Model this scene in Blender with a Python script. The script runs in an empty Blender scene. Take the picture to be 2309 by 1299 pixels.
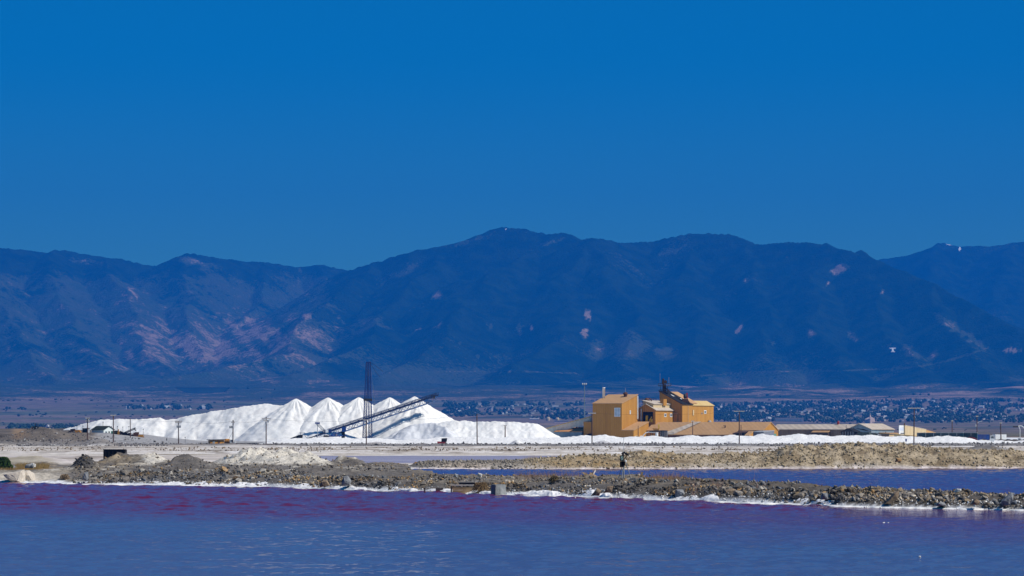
import bpy, bmesh, math, random
import numpy as np
from mathutils import Vector, Matrix

# ------------------------------------------------------------------ camera, sky, sun, exposure
F, UC, VH, EYE = 7000.0, 1154.5, 976.0, 5.6      # focal length in photo pixels, horizon row, eye height above the ponds
scene = bpy.context.scene
C = scene.collection
cam_data = bpy.data.cameras.new('camera')
cam = bpy.data.objects.new('camera', cam_data)
C.objects.link(cam)
cam_data.sensor_width = 36.0
cam_data.lens = F / 2309.0 * 36.0
cam_data.shift_y = (VH - 649.5) / 2309.0
cam.location = (0, 0, EYE)
cam.rotation_euler = (math.radians(90), 0, 0)
cam_data.clip_start = 1.0
cam_data.clip_end = 120000.0
scene.camera = cam

SUN_EL, SUN_BACK = math.radians(47), math.radians(17)     # sun: to the right, a little behind the camera
to_sun = Vector((math.cos(SUN_EL) * math.cos(SUN_BACK), -math.cos(SUN_EL) * math.sin(SUN_BACK), math.sin(SUN_EL)))
world = bpy.data.worlds.new('World')
scene.world = world
world.use_nodes = True
wn, wl = world.node_tree.nodes, world.node_tree.links
wn.clear()
sky = wn.new('ShaderNodeTexSky')
sky.sky_type = 'NISHITA'
sky.sun_disc = False
sky.sun_elevation = SUN_EL
sky.sun_rotation = math.atan2(to_sun.x, to_sun.y)
sky.altitude = 1300
sky.air_density = 1.0
sky.dust_density = 1.0
sky.ozone_density = 4.0
tint = wn.new('ShaderNodeMix'); tint.data_type = 'RGBA'; tint.blend_type = 'MULTIPLY'
tint.inputs['Factor'].default_value = 1.0
# deep polarised blue of the photograph overhead, going duller and greyer towards the horizon
geo = wn.new('ShaderNodeTexCoord'); sepd = wn.new('ShaderNodeSeparateXYZ'); rng_ = wn.new('ShaderNodeMapRange')
rng_.interpolation_type = 'SMOOTHSTEP'
rng_.inputs['From Min'].default_value = 0.035; rng_.inputs['From Max'].default_value = 0.125
wl.new(geo.outputs['Generated'], sepd.inputs[0]); wl.new(sepd.outputs['Z'], rng_.inputs['Value'])
hue = wn.new('ShaderNodeMix'); hue.data_type = 'RGBA'
hue.inputs['A'].default_value = (0.15, 0.41, 0.37, 1)
hue.inputs['B'].default_value = (0.003, 0.33, 0.545, 1)
wl.new(rng_.outputs['Result'], hue.inputs['Factor']); wl.new(hue.outputs['Result'], tint.inputs['B'])
bg = wn.new('ShaderNodeBackground')
bg.inputs['Strength'].default_value = 0.15
wo = wn.new('ShaderNodeOutputWorld')
wl.new(sky.outputs['Color'], tint.inputs['A'])
wl.new(tint.outputs['Result'], bg.inputs['Color'])
wl.new(bg.outputs['Background'], wo.inputs['Surface'])

sun_data = bpy.data.lights.new('sun', 'SUN')
sun_data.energy = 5.0
sun_data.angle = math.radians(0.53)
sun_data.color = (1.0, 0.95, 0.87)
sun = bpy.data.objects.new('sun', sun_data)
C.objects.link(sun)
sun.rotation_euler = to_sun.to_track_quat('Z', 'Y').to_euler()
sun.location = (400, -200, 500)

scene.view_settings.view_transform = 'Standard'
scene.view_settings.look = 'None'
scene.view_settings.gamma = 1.0
scene.view_settings.use_curve_mapping = False
scene.view_settings.exposure = 0.0
scene.render.engine = 'CYCLES'
scene.cycles.use_denoising = True
scene.cycles.max_bounces = 5
scene.cycles.diffuse_bounces = 1
scene.cycles.volume_bounces = 1
scene.cycles.sample_clamp_indirect = 8

# ------------------------------------------------------------------ helpers
random.seed(7)
RNG = np.random.default_rng(11)

def at(u, v, d):
    """The point d metres out that the photograph shows at pixel u, v."""
    return Vector(((u - UC) / F * d, d, EYE - (v - VH) / F * d))

def zat(v, d):
    return EYE - (v - VH) / F * d

def xat(u, d):
    return (u - UC) / F * d

def vhash(ix, iy, seed):
    h = (ix.astype(np.int64) * 374761393 + iy.astype(np.int64) * 668265263 + seed * 1274126177) & 0xFFFFFFFF
    h = ((h ^ (h >> 13)) * 1274126177) & 0xFFFFFFFF
    h = h ^ (h >> 16)
    return (h & 0xFFFFFF).astype(np.float64) / float(0xFFFFFF)

def vnoise(x, y, seed=0):
    x0, y0 = np.floor(x), np.floor(y)
    fx, fy = x - x0, y - y0
    fx = fx * fx * (3 - 2 * fx); fy = fy * fy * (3 - 2 * fy)
    a = vhash(x0, y0, seed); b = vhash(x0 + 1, y0, seed); c = vhash(x0, y0 + 1, seed); d = vhash(x0 + 1, y0 + 1, seed)
    return (a + (b - a) * fx) * (1 - fy) + (c + (d - c) * fx) * fy

def fbm(x, y, octaves=4, seed=0):
    """Fractal noise, about -1 .. 1."""
    s, amp, tot = 0.0, 1.0, 0.0
    for o in range(octaves):
        s = s + amp * (vnoise(x * 2 ** o + 17.3 * o, y * 2 ** o - 9.1 * o, seed + o * 31) * 2 - 1)
        tot += amp; amp *= 0.5
    return s / tot * 1.5

def sstep(a, b, x):
    t = np.clip((x - a) / (b - a), 0, 1)
    return t * t * (3 - 2 * t)

def lerp3(a, b, t):
    return a + (np.asarray(b) - a) * t[..., None]

def setp(o, label=None, cat=None, group=None, kind=None):
    if label: o['label'] = label
    if cat: o['category'] = cat
    if group: o['group'] = group
    if kind: o['kind'] = kind
    return o

def new_obj(name, me, mat, parent=None):
    if mat is not None and not me.materials:
        me.materials.append(mat)
    o = bpy.data.objects.new(name, me)
    C.objects.link(o)
    if parent is not None: o.parent = parent
    return o

def thing(name, label, cat, loc=(0, 0, 0), rz=0.0, group=None):
    o = bpy.data.objects.new(name, None)
    o.empty_display_size = 0.5
    C.objects.link(o)
    o.location = loc; o.rotation_euler = (0, 0, rz)
    return setp(o, label, cat, group)

def raw_mesh(name, V, faces, col=None, smooth=False):
    """V (n,3) array; faces (m,k) int array with k = 3 or 4."""
    V = np.asarray(V, dtype=np.float32); faces = np.asarray(faces, dtype=np.int32)
    me = bpy.data.meshes.new(name)
    k = faces.shape[1]
    me.vertices.add(len(V)); me.vertices.foreach_set('co', V.ravel())
    me.loops.add(faces.size); me.loops.foreach_set('vertex_index', faces.ravel())
    me.polygons.add(len(faces))
    me.polygons.foreach_set('loop_start', np.arange(0, faces.size, k, dtype=np.int32))
    if smooth: me.polygons.foreach_set('use_smooth', np.ones(len(faces), dtype=bool))
    me.update(calc_edges=True)
    if col is not None:
        ca = me.color_attributes.new('Col', 'FLOAT_COLOR', 'POINT')
        c4 = np.ones((len(V), 4), dtype=np.float32); c4[:, :3] = col
        ca.data.foreach_set('color', c4.ravel())
    return me

def grid_mesh(name, X, Y, Z, col=None, smooth=True, keep=None):
    r, c = X.shape
    V = np.stack([X, Y, Z], -1).reshape(-1, 3)
    idx = np.arange(r * c).reshape(r, c)
    q = np.stack([idx[:-1, :-1], idx[:-1, 1:], idx[1:, 1:], idx[1:, :-1]], -1).reshape(-1, 4)
    if keep is not None:
        k = keep.reshape(-1)
        q = q[k[q].any(1)]
    return raw_mesh(name, V, q, None if col is None else col.reshape(-1, 3), smooth)

class MB:
    """Collects simple shapes into one mesh."""
    def __init__(s): s.v = []; s.f = []
    def add(s, vs, fs):
        n = len(s.v); s.v += [tuple(p) for p in vs]; s.f += [tuple(i + n for i in f) for f in fs]; return s
    def box(s, a, b, m=None):
        (x0, y0, z0), (x1, y1, z1) = a, b
        vs = [Vector(p) for p in ((x0, y0, z0), (x1, y0, z0), (x1, y1, z0), (x0, y1, z0), (x0, y0, z1), (x1, y0, z1), (x1, y1, z1), (x0, y1, z1))]
        if m is not None: vs = [m @ p for p in vs]
        return s.add(vs, [(0, 3, 2, 1), (4, 5, 6, 7), (0, 1, 5, 4), (1, 2, 6, 5), (2, 3, 7, 6), (3, 0, 4, 7)])
    def cbox(s, c, size, m=None):
        h = [k / 2 for k in size]
        return s.box([c[i] - h[i] for i in range(3)], [c[i] + h[i] for i in range(3)], m)
    def hexa(s, lo, hi):
        """lo, hi: four points each, both counter-clockwise from above."""
        return s.add(list(lo) + list(hi), [(3, 2, 1, 0), (4, 5, 6, 7), (0, 1, 5, 4), (1, 2, 6, 5), (2, 3, 7, 6), (3, 0, 4, 7)])
    def slab(s, quad, t):
        """A quad (counter-clockwise from above) with thickness t downwards."""
        hi = [Vector(p) for p in quad]; lo = [p - Vector((0, 0, t)) for p in hi]
        return s.hexa(lo, hi)
    def tube(s, p, q, r, n=6, r2=None):
        p, q = Vector(p), Vector(q); r2 = r if r2 is None else r2
        d = (q - p).normalized()
        a = d.orthogonal().normalized(); b = d.cross(a)
        ring = lambda c, rr: [c + (a * math.cos(2 * math.pi * i / n) + b * math.sin(2 * math.pi * i / n)) * rr for i in range(n)]
        return s.add(ring(p, r) + ring(q, r2), [(i, (i + 1) % n, n + (i + 1) % n, n + i) for i in range(n)] + [tuple(range(n - 1, -1, -1)), tuple(range(n, 2 * n))])
    def path(s, pts, r, n=6):
        for p, q in zip(pts[:-1], pts[1:]): s.tube(p, q, r, n)
        return s
    def lathe(s, c, prof, n=14):
        """prof: list of (radius, z)."""
        c = Vector(c); vs = []; fs = []
        for r, z in prof:
            vs += [c + Vector((r * math.cos(2 * math.pi * i / n), r * math.sin(2 * math.pi * i / n), z)) for i in range(n)]
        for k in range(len(prof) - 1):
            fs += [(k * n + i, k * n + (i + 1) % n, (k + 1) * n + (i + 1) % n, (k + 1) * n + i) for i in range(n)]
        fs += [tuple(range(n - 1, -1, -1)), tuple(range((len(prof) - 1) * n, len(prof) * n))]
        return s.add(vs, fs)
    def prism(s, poly, off):
        """poly: points of a flat outline; off: the vector it is swept along."""
        n = len(poly); a = [Vector(p) for p in poly]; b = [p + Vector(off) for p in a]
        return s.add(a + b, [tuple(range(n - 1, -1, -1)), tuple(range(n, 2 * n))] + [(i, (i + 1) % n, n + (i + 1) % n, n + i) for i in range(n)])
    def wheel(s, c, r, w, axis, n=14):
        a = Vector(axis).normalized() * w / 2
        return s.tube(Vector(c) - a, Vector(c) + a, r, n)
    def lattice(s, p, q, side, w, h, bays, rc, rb, w2=None):
        """Box truss from p to q: four chords and zigzag braces. side: unit vector across."""
        p, q = Vector(p), Vector(q); w2 = w if w2 is None else w2
        d = (q - p).normalized(); sx = Vector(side).normalized(); up = sx.cross(d).normalized()
        def ring(t):
            c = p.lerp(q, t); k = 1 + (w2 / w - 1) * t
            return [c + sx * (i * w / 2 * k) + up * (j * h / 2 * k) for i, j in ((-1, -1), (1, -1), (1, 1), (-1, 1))]
        rs = [ring(i / bays) for i in range(bays + 1)]
        for k in range(4): s.tube(rs[0][k], rs[-1][k], rc, 5)
        for i in range(bays):
            for k in range(4):
                k2 = (k + 1) % 4
                if i % 2: s.tube(rs[i][k], rs[i + 1][k2], rb, 4)
                else: s.tube(rs[i][k2], rs[i + 1][k], rb, 4)
                s.tube(rs[i][k], rs[i][k2], rb, 4)
        return s
    def mesh(s, name, smooth=False):
        me = bpy.data.meshes.new(name)
        me.from_pydata([tuple(p) for p in s.v], [], s.f)
        bm = bmesh.new(); bm.from_mesh(me); bmesh.ops.recalc_face_normals(bm, faces=bm.faces); bm.to_mesh(me); bm.free()
        if smooth: me.polygons.foreach_set('use_smooth', np.ones(len(me.polygons), dtype=bool))
        return me
    def build(s, name, mat, parent=None, smooth=False):
        return new_obj(name, s.mesh(name, smooth), mat, parent)

# ------------------------------------------------------------------ materials
def nodes_of(name):
    m = bpy.data.materials.new(name); m.use_nodes = True
    n, l = m.node_tree.nodes, m.node_tree.links
    return m, n, l, n['Principled BSDF']

def noise_node(n, l, scale, detail=4, rough=0.6, stretch=(1, 1, 1), coord='Object'):
    tc = n.new('ShaderNodeTexCoord'); mp = n.new('ShaderNodeMapping')
    mp.inputs['Scale'].default_value = stretch
    t = n.new('ShaderNodeTexNoise'); t.inputs['Scale'].default_value = scale; t.inputs['Detail'].default_value = detail; t.inputs['Roughness'].default_value = rough
    l.new(tc.outputs[coord], mp.inputs['Vector']); l.new(mp.outputs['Vector'], t.inputs['Vector'])
    return t

def mixc(n, l, a, b, fac, blend='MIX'):
    x = n.new('ShaderNodeMix'); x.data_type = 'RGBA'; x.blend_type = blend
    for sock, val in (('A', a), ('B', b)):
        if isinstance(val, (tuple, list)): x.inputs[sock].default_value = (*val[:3], 1)
        else: l.new(val, x.inputs[sock])
    if isinstance(fac, (int, float)): x.inputs['Factor'].default_value = fac
    else: l.new(fac, x.inputs['Factor'])
    return x.outputs['Result']

def ramp(n, l, src, lo, hi):
    r = n.new('ShaderNodeMapRange'); r.inputs['From Min'].default_value = lo; r.inputs['From Max'].default_value = hi
    r.interpolation_type = 'SMOOTHSTEP'
    l.new(src, r.inputs['Value'])
    return r.outputs['Result']

def bump(n, l, p, src, strength, dist):
    b = n.new('ShaderNodeBump'); b.inputs['Strength'].default_value = strength; b.inputs['Distance'].default_value = dist
    l.new(src, b.inputs['Height']); l.new(b.outputs['Normal'], p.inputs['Normal'])
    return b

def paint(name, col, rough=0.6, var=0.25, scale=1.5, dirt=None, dirt_amt=0.35, metal=0.0, bmp=0.0, stretch=(1, 1, 1)):
    """Weathered plain surface: base colour with soft variation and dirt."""
    m, n, l, p = nodes_of(name)
    t = noise_node(n, l, scale, 6, 0.65, stretch)
    dark = tuple(c * (1 - var) for c in col); lite = tuple(min(1, c * (1 + var)) for c in col)
    out = mixc(n, l, dark, lite, ramp(n, l, t.outputs['Fac'], 0.3, 0.7))
    if dirt is not None:
        t2 = noise_node(n, l, scale * 0.45, 8, 0.7, (1, 1, 0.35))
        mm = n.new('ShaderNodeMath'); mm.operation = 'MULTIPLY'; mm.inputs[1].default_value = dirt_amt
        l.new(ramp(n, l, t2.outputs['Fac'], 0.48, 0.7), mm.inputs[0])
        out = mixc(n, l, out, dirt, mm.outputs[0])
    l.new(out, p.inputs['Base Color'])
    p.inputs['Roughness'].default_value = rough; p.inputs['Metallic'].default_value = metal
    p.inputs['Specular IOR Level'].default_value = 0.25
    if bmp: bump(n, l, p, t.outputs['Fac'], bmp, 0.1)
    return m

def ribbed(name, col, col2, pitch=0.9, dirt=(0.12, 0.09, 0.06), amt=0.25, depth=0.12):
    """Corrugated sheet cladding: shallow vertical ribs in the relief, faint sheet-to-sheet change of tone, rust streaks."""
    m, n, l, p = nodes_of(name)
    tc = n.new('ShaderNodeTexCoord'); sx = n.new('ShaderNodeSeparateXYZ'); ad = n.new('ShaderNodeMath'); ad.operation = 'ADD'
    l.new(tc.outputs['Object'], sx.inputs[0]); l.new(sx.outputs['X'], ad.inputs[0]); l.new(sx.outputs['Y'], ad.inputs[1])
    sn = n.new('ShaderNodeMath'); sn.operation = 'SINE'
    mu = n.new('ShaderNodeMath'); mu.operation = 'MULTIPLY'; mu.inputs[1].default_value = 2 * math.pi / pitch
    l.new(ad.outputs[0], mu.inputs[0]); l.new(mu.outputs[0], sn.inputs[0])
    wn_ = n.new('ShaderNodeTexWhiteNoise'); wn_.noise_dimensions = '1D'
    fl = n.new('ShaderNodeMath'); fl.operation = 'SNAP'; fl.inputs[1].default_value = pitch * 1.5
    l.new(ad.outputs[0], fl.inputs[0]); l.new(fl.outputs[0], wn_.inputs['W'])
    out = mixc(n, l, col, col2, wn_.outputs['Value'])
    t = noise_node(n, l, 0.35, 8, 0.7, (1, 1, 0.2))
    mm = n.new('ShaderNodeMath'); mm.operation = 'MULTIPLY'; mm.inputs[1].default_value = amt
    l.new(ramp(n, l, t.outputs['Fac'], 0.45, 0.75), mm.inputs[0])
    out = mixc(n, l, out, dirt, mm.outputs[0])
    l.new(out, p.inputs['Base Color']); p.inputs['Roughness'].default_value = 0.65
    p.inputs['Specular IOR Level'].default_value = 0.05
    bump(n, l, p, sn.outputs[0], 0.5, depth)
    return m

def attr_ground(name, scale, amt, bump_s, bump_d, rough=0.95, speck=None, scale2=None):
    """Ground whose colour comes from the mesh, broken up by fine noise."""
    m, n, l, p = nodes_of(name)
    a = n.new('ShaderNodeAttribute'); a.attribute_name = 'Col'
    t = noise_node(n, l, scale, 8, 0.7)
    dk = mixc(n, l, a.outputs['Color'], tuple([1 - amt] * 3), 1.0, 'MULTIPLY')
    lt = mixc(n, l, a.outputs['Color'], tuple([1 + amt * 0.6] * 3), 1.0, 'MULTIPLY')
    out = mixc(n, l, dk, lt, ramp(n, l, t.outputs['Fac'], 0.35, 0.65))
    if speck:
        t2 = noise_node(n, l, scale2 or scale * 3, 5, 0.7)
        out = mixc(n, l, out, speck, ramp(n, l, t2.outputs['Fac'], 0.60, 0.68))
    l.new(out, p.inputs['Base Color']); p.inputs['Roughness'].default_value = rough
    p.inputs['Specular IOR Level'].default_value = 0.1
    bump(n, l, p, t.outputs['Fac'], bump_s, bump_d)
    return m

def water(name, body, near_body, calm_y, bump_k):
    """Brine: red-tinted water, its near colour blued for reflected sky, under a sky-mirroring surface; the waves themselves are in the mesh, this adds the finest ripples."""
    m, n, l, p = nodes_of(name)
    tc = n.new('ShaderNodeTexCoord')
    rip = noise_node(n, l, 3.0, 4, 0.62, (0.7, 1.0, 1))
    patch = noise_node(n, l, 0.03, 3, 0.5, (0.4, 1, 1))
    sx = n.new('ShaderNodeSeparateXYZ'); l.new(tc.outputs['Object'], sx.inputs[0])
    mx = n.new('ShaderNodeMath'); mx.operation = 'MULTIPLY_ADD'; mx.inputs[1].default_value = -calm_y[1]
    l.new(sx.outputs['X'], mx.inputs[0]); l.new(sx.outputs['Y'], mx.inputs[2])
    pa = n.new('ShaderNodeMath'); pa.operation = 'MULTIPLY_ADD'; pa.inputs[1].default_value = 60.0
    l.new(patch.outputs['Fac'], pa.inputs[0]); l.new(mx.outputs[0], pa.inputs[2])
    red = ramp(n, l, pa.outputs[0], calm_y[0] + 5, calm_y[0] + 60)
    bump(n, l, p, rip.outputs['Fac'], 0.5, bump_k)
    l.new(mixc(n, l, near_body, body, red), p.inputs['Base Color'])
    p.inputs['Roughness'].default_value = 0.06; p.inputs['IOR'].default_value = 1.34
    return m
# ------------------------------------------------------------------ the land round the ponds
E_U = [-400, 0, 300, 600, 1000, 1500, 1900, 2309, 2700]
E_D = [420, 344, 333, 321, 288, 258, 236, 223, 206]
def front_edge(u): return np.interp(u, E_U, E_D)                 # near pond's far shore
def mid_near(u): return np.interp(u, [915, 930, 1000, 1100, 1250, 1400, 1700, 1900, 2309, 2700], [475, 372, 348, 331, 322, 306, 277, 259, 245, 230])
def mid_far(u): return np.interp(u, [900, 925, 1150, 2309, 2700], [476, 478, 476, 490, 490])
MIDMASK_U0 = 922

def bumpf(u, d, u0, d0, ru, rd, h):
    return h * np.exp(-((u - u0) / ru) ** 2 - ((d - d0) / rd) ** 2)

def land(u, d):
    """Height of the ground at photo column u, d metres out (so x = (u - UC) / F * d)."""
    x = (u - UC) / F * d
    n1 = fbm(x / 9, d / 9, 4, 3); n2 = fbm(x / 2.2, d / 2.2, 4, 5); n3 = fbm(x / 30, d / 30, 3, 9)
    nf = fbm(x / 0.8, d / 0.8, 3, 15)
    e = front_edge(u) + 2.2 * n1 + 0.5 * n2
    t = d - e
    wfront = np.interp(u, [0, 250, 900, 1400, 1700, 2309], [14, 11, 10, 8, 5.5, 5.0])
    crest = np.interp(u, [0, 160, 320, 600, 900, 1150, 1400, 1500, 1900, 2309, 2700], [0.5, 0.55, 1.05, 1.15, 1.0, 0.90, 1.38, 1.15, 0.98, 0.85, 0.8])
    z = np.where(t < 0, np.maximum(t * 0.12, -0.9), crest * (1 - np.exp(-2.6 * np.maximum(t, 0) / wfront)))
    z = z + np.where(t > 0.5, (0.26 * n2 + 0.30 * n1 + 0.12 * nf) * sstep(0.3, 4, t), 0)
    # broad left land behind the shore
    back = sstep(12, 60, t)
    z = z + back * np.where(u < 930, 0.15 * n3, 0) - back * 0.5 * sstep(0, 1, (d - 400) / 80)
    L = sstep(960, 900, u)
    m = bumpf(u, d, 585, 435, 62, 16, 1.75) + bumpf(u, d, 520, 440, 30, 12, 0.6) + bumpf(u, d, 690, 425, 42, 13, 1.55) + bumpf(u, d, 640, 428, 30, 10, 0.8) \
        + bumpf(u, d, 420, 430, 40, 14, 1.3) + bumpf(u, d, 440, 400, 35, 10, 0.9) + bumpf(u, d, 280, 462, 60, 14, 1.5) + bumpf(u, d, 345, 452, 35, 10, 1.2) + bumpf(u, d, 240, 455, 30, 10, 0.5) \
        + bumpf(u, d, 190, 398, 26, 6, 1.35) + bumpf(u, d, 60, 540, 70, 18, 0.9) + bumpf(u, d, 100, 520, 40, 10, 0.5) \
        + bumpf(u, d, 790, 440, 40, 12, 0.7) + bumpf(u, d, 760, 455, 40, 10, 0.6) + bumpf(u, d, 860, 470, 60, 14, 0.5) + bumpf(u, d, 500, 372, 60, 8, 0.35) \
        + bumpf(u, d, 700, 352, 120, 8, 0.35) + bumpf(u, d, 320, 372, 50, 8, 0.25)
    crag = np.abs(fbm(x / 3.5, d / 3.5, 4, 19))
    z = z + L * m * (0.86 + 0.25 * n1 + 0.22 * n2 + 0.14 * nf + 0.75 * (crag - 0.2))
    # middle pond
    far = mid_far(u) + 1.2 * n1
    near = mid_near(u) + 1.5 * n1 + 0.5 * n2
    in_u = sstep(915, 935, u + 5 * n2)
    pond = np.minimum(d - near, far - d) * in_u + (in_u - 1) * 8
    z = np.where(pond > -6, np.minimum(z, np.where(pond > 0, np.maximum(-0.14 * pond, -0.8), -pond * 0.45)), z)
    # far bank of the middle pond: brown ridge
    r = np.interp(u, [880, 930, 1080, 1150, 1260, 1310, 1350, 1420, 1480, 1560, 1620, 1700, 1745, 1765, 1795, 1835, 1850, 1880, 1925, 1960, 2010, 2060, 2090, 2125, 2155, 2200, 2260, 2309, 2700],
                  [0.6, 0.9, 1.1, 1.25, 1.55, 2.0, 1.6, 1.75, 1.9, 1.85, 1.75, 1.75, 2.0, 2.75, 3.15, 3.0, 2.85, 3.25, 3.4, 3.1, 3.2, 3.05, 2.75, 2.85, 2.9, 2.45, 2.35, 1.9, 1.8])
    tb = d - far
    g = np.where(tb < 0, 0, (1 - np.exp(-np.maximum(tb, 0) / 3.8)) * sstep(34, 20, tb))
    tuss = vnoise(x / 0.75, d / 1.1, 41) ** 2 * 0.95 + vnoise(x / 2.1, d / 2.1, 43) * 0.65 + vnoise(x / 5, d / 5, 44) * 0.4 - 0.4
    ridge = sstep(890, 960, u) * g * (r * (1 + 0.10 * n1) + sstep(1180, 1300, u) * (tuss - 0.35) * sstep(0.5, 3, tb))
    z = np.where(tb > 0, np.maximum(z * sstep(960, 880, u), ridge), z)
    # pans and strips beyond
    fl = sstep(505, 545, d)
    flat = 0.12 + 0.10 * n3
    scarp = (vnoise(x / 40, d / 9, 77) * 0.6 + vnoise(x / 12, d / 4, 78) * 0.35) * sstep(760, 800, d) * 0.7
    flat = flat + scarp + 0.0011 * np.maximum(d - 760, 0)
    pan = np.minimum(d - 566, 752 + 8 * n1 - d) * sstep(540, 575, u + 12 * n2) * sstep(1580, 1500, u)
    flat = np.where(pan > 0, np.minimum(flat, -0.05 * np.minimum(pan, 6)), flat)
    z = z * (1 - fl) + flat * fl + L * fl * (bumpf(u, d, 60, 560, 110, 26, 1.1) + bumpf(u, d, 330, 600, 120, 30, 0.5)) * (1 + 0.3 * n2)
    # rubble line along the pole line, then rising yard
    rub = np.exp(-((d - 1128 - 5 * n1) / 9) ** 2) * (0.75 + 0.4 * n2) * sstep(520, 640, u) + np.exp(-((d - 1118 - 5 * n1) / 12) ** 2) * (0.55 + 0.5 * n2 + 0.3 * n1) * sstep(640, 520, u)
    z = z + np.maximum(rub, 0) + 0.006 * np.maximum(d - 1140, 0)
    # far right: low dark bank with blocks
    z = z + bumpf(u, d, 2225, 870, 45, 20, 1.3) * (1 + 0.4 * n2) + bumpf(u, d, 2300, 880, 30, 16, 0.6)
    # left: spoil heap and gravel ramp
    sp = bumpf(u, d, 82, 1165, 62, 34, 5.3) + bumpf(u, d, 150, 1170, 60, 26, 2.6) + bumpf(u, d, 205, 1175, 38, 26, 2.5) + bumpf(u, d, -60, 1185, 90, 40, 3.0) + bumpf(u, d, 15, 1120, 40, 14, 1.2) + bumpf(u, d, 225, 1115, 32, 14, 1.7) + bumpf(u, d, 150, 1120, 60, 12, 1.0)
    rampz = np.interp(u, [120, 180, 240, 330, 400, 460], [4.2, 4.4, 4.3, 2.6, 0.9, 0]) * sstep(1150, 1178, d)
    z = z + np.maximum(sp * (1 + 0.10 * n1 + 0.07 * n2), rampz * sstep(480, 420, u)) * sstep(1085, 1120, d)
    return z

def land_color(u, d, z):
    x = (u - UC) / F * d
    n1 = fbm(x / 9, d / 9, 4, 3); n2 = fbm(x / 2.2, d / 2.2, 4, 5); n4 = fbm(x / 0.7, d / 0.7, 3, 6)
    nb = fbm(x / 25, d / 12, 3, 61)
    grey = np.array([0.145, 0.13, 0.115]); gravel = np.array([0.24, 0.225, 0.21]); tan = np.array([0.34, 0.27, 0.17])
    brown = np.array([0.20, 0.15, 0.09]); white = np.array([0.74, 0.68, 0.60]); salt = np.array([0.80, 0.80, 0.80]); pink = np.array([0.56, 0.47, 0.42]); dark = np.array([0.07, 0.065, 0.06])
    c = np.zeros(u.shape + (3,)) + grey
    c = lerp3(c, tan, 0.30 * sstep(-0.2, 0.7, n1 + 0.3 * n2))
    c = lerp3(c, gravel, 0.5 * sstep(0.1, 0.7, nb))
    t = d - front_edge(u)
    # left shore: pale salt-crusted silt
    c = lerp3(c, [0.52, 0.46, 0.37], sstep(180, 110, u + 20 * n2) * sstep(60, 30, t))
    c = lerp3(c, [0.10, 0.086, 0.07], 0.85 * sstep(1380, 1600, u) * sstep(60, 30, t))
    c = lerp3(c, [0.15, 0.135, 0.12], 0.6 * sstep(200, 330, u) * sstep(950, 900, u) * sstep(110, 70, t))
    # white clay mounds
    wm = np.clip(bumpf(u, d, 575, 432, 60, 18, 1.7) + bumpf(u, d, 690, 422, 46, 13, 1.5) + bumpf(u, d, 520, 438, 34, 12, 0.9) + bumpf(u, d, 640, 425, 30, 10, 0.8) + bumpf(u, d, 345, 446, 24, 8, 1.0) + bumpf(u, d, 470, 398, 22, 7, 0.5), 0, 1.4)
    c = lerp3(c, [0.64, 0.585, 0.49], sstep(0.35, 0.8, wm + 0.5 * n2 + 0.35 * n1 + 0.15 * n4) * sstep(900, 820, u))
    c = lerp3(c, dark * 1.2, sstep(0.45, 0.8, bumpf(u, d, 190, 396, 30, 8, 1.2) + 0.3 * n2))
    c = lerp3(c, [0.30, 0.2, 0.08], 0.7 * sstep(0.1, 0.6, n2) * sstep(330, 250, u) * sstep(415, 425, d) * sstep(500, 450, d))
    c = lerp3(c, brown, 0.6 * sstep(0.2, 0.7, n2) * sstep(925, 900, u) * sstep(440, 470, d))
    # salt along the near shore and the ponds' rims
    c = lerp3(c, salt, sstep(-0.25, -0.05, z) * sstep(np.interp(u, [0, 1700, 1950], [.38, .38, .2]), np.interp(u, [0, 1700, 1950], [.16, .16, .06]), z + 0.12 * n2) * np.maximum(sstep(9, 5, t), sstep(905, 930, u)) * sstep(560, 540, d))
    tb = d - mid_far(u)
    ridge = sstep(940, 1010, u) * sstep(-1, 0.5, tb) * sstep(40, 25, tb)
    rc = lerp3(np.zeros(u.shape + (3,)) + [0.42, 0.335, 0.225], [0.22, 0.165, 0.10], sstep(-0.1, 0.5, n2))
    rc = lerp3(rc, [0.33, 0.21, 0.08], 0.8 * sstep(1560, 1460, u) * sstep(1180, 1260, u) * sstep(-0.3, 0.4, n1))
    rc = lerp3(rc, [0.17, 0.16, 0.14], sstep(1260, 1100, u) * 0.8)
    rc = lerp3(rc, [0.50, 0.41, 0.32], sstep(1160, 1060, u) * sstep(960, 1000, u) * sstep(12, 5, tb + 2 * n2) * 0.9)
    rc = lerp3(rc, [0.47, 0.42, 0.36], 0.6 * sstep(0.1, 0.55, n1) * sstep(0.2, 0.6, 1.2 - z))
    c = lerp3(c, rc, ridge)
    c = lerp3(c, [0.66, 0.58, 0.55], sstep(0.30, 0.14, z + 0.05 * n2) * sstep(-2, 0, tb) * sstep(8, 3, tb) * sstep(900, 930, u))
    # flats beyond
    fl = sstep(512, 540, d + 8 * n2)
    fc = lerp3(np.zeros(u.shape + (3,)) + [0.54, 0.475, 0.40], [0.70, 0.64, 0.57], sstep(-0.2, 0.5, n1))
    fc = lerp3(fc, [0.45, 0.38, 0.37], sstep(0.0, 0.5, nb) * sstep(760, 700, d) * 0.7)
    fc = lerp3(fc, [0.78, 0.74, 0.69], 0.8 * sstep(0.1, 0.5, fbm(x / 30, d / 7, 4, 97)) * sstep(740, 770, d))
    scr = sstep(0.12, 0.45, fbm(x / 16, d / 22, 4, 91) + 0.35 * n2 - 0.1)
    band = np.exp(-((d - 880 - 30 * nb) / 55) ** 2) + 0.8 * np.exp(-((d - 1010) / 30) ** 2)
    fc = lerp3(fc, [0.21, 0.165, 0.11], np.clip(scr * band * 2.2 * sstep(300, 620, u) + scr * 0.7 * sstep(620, 300, u), 0, 0.9))
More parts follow.
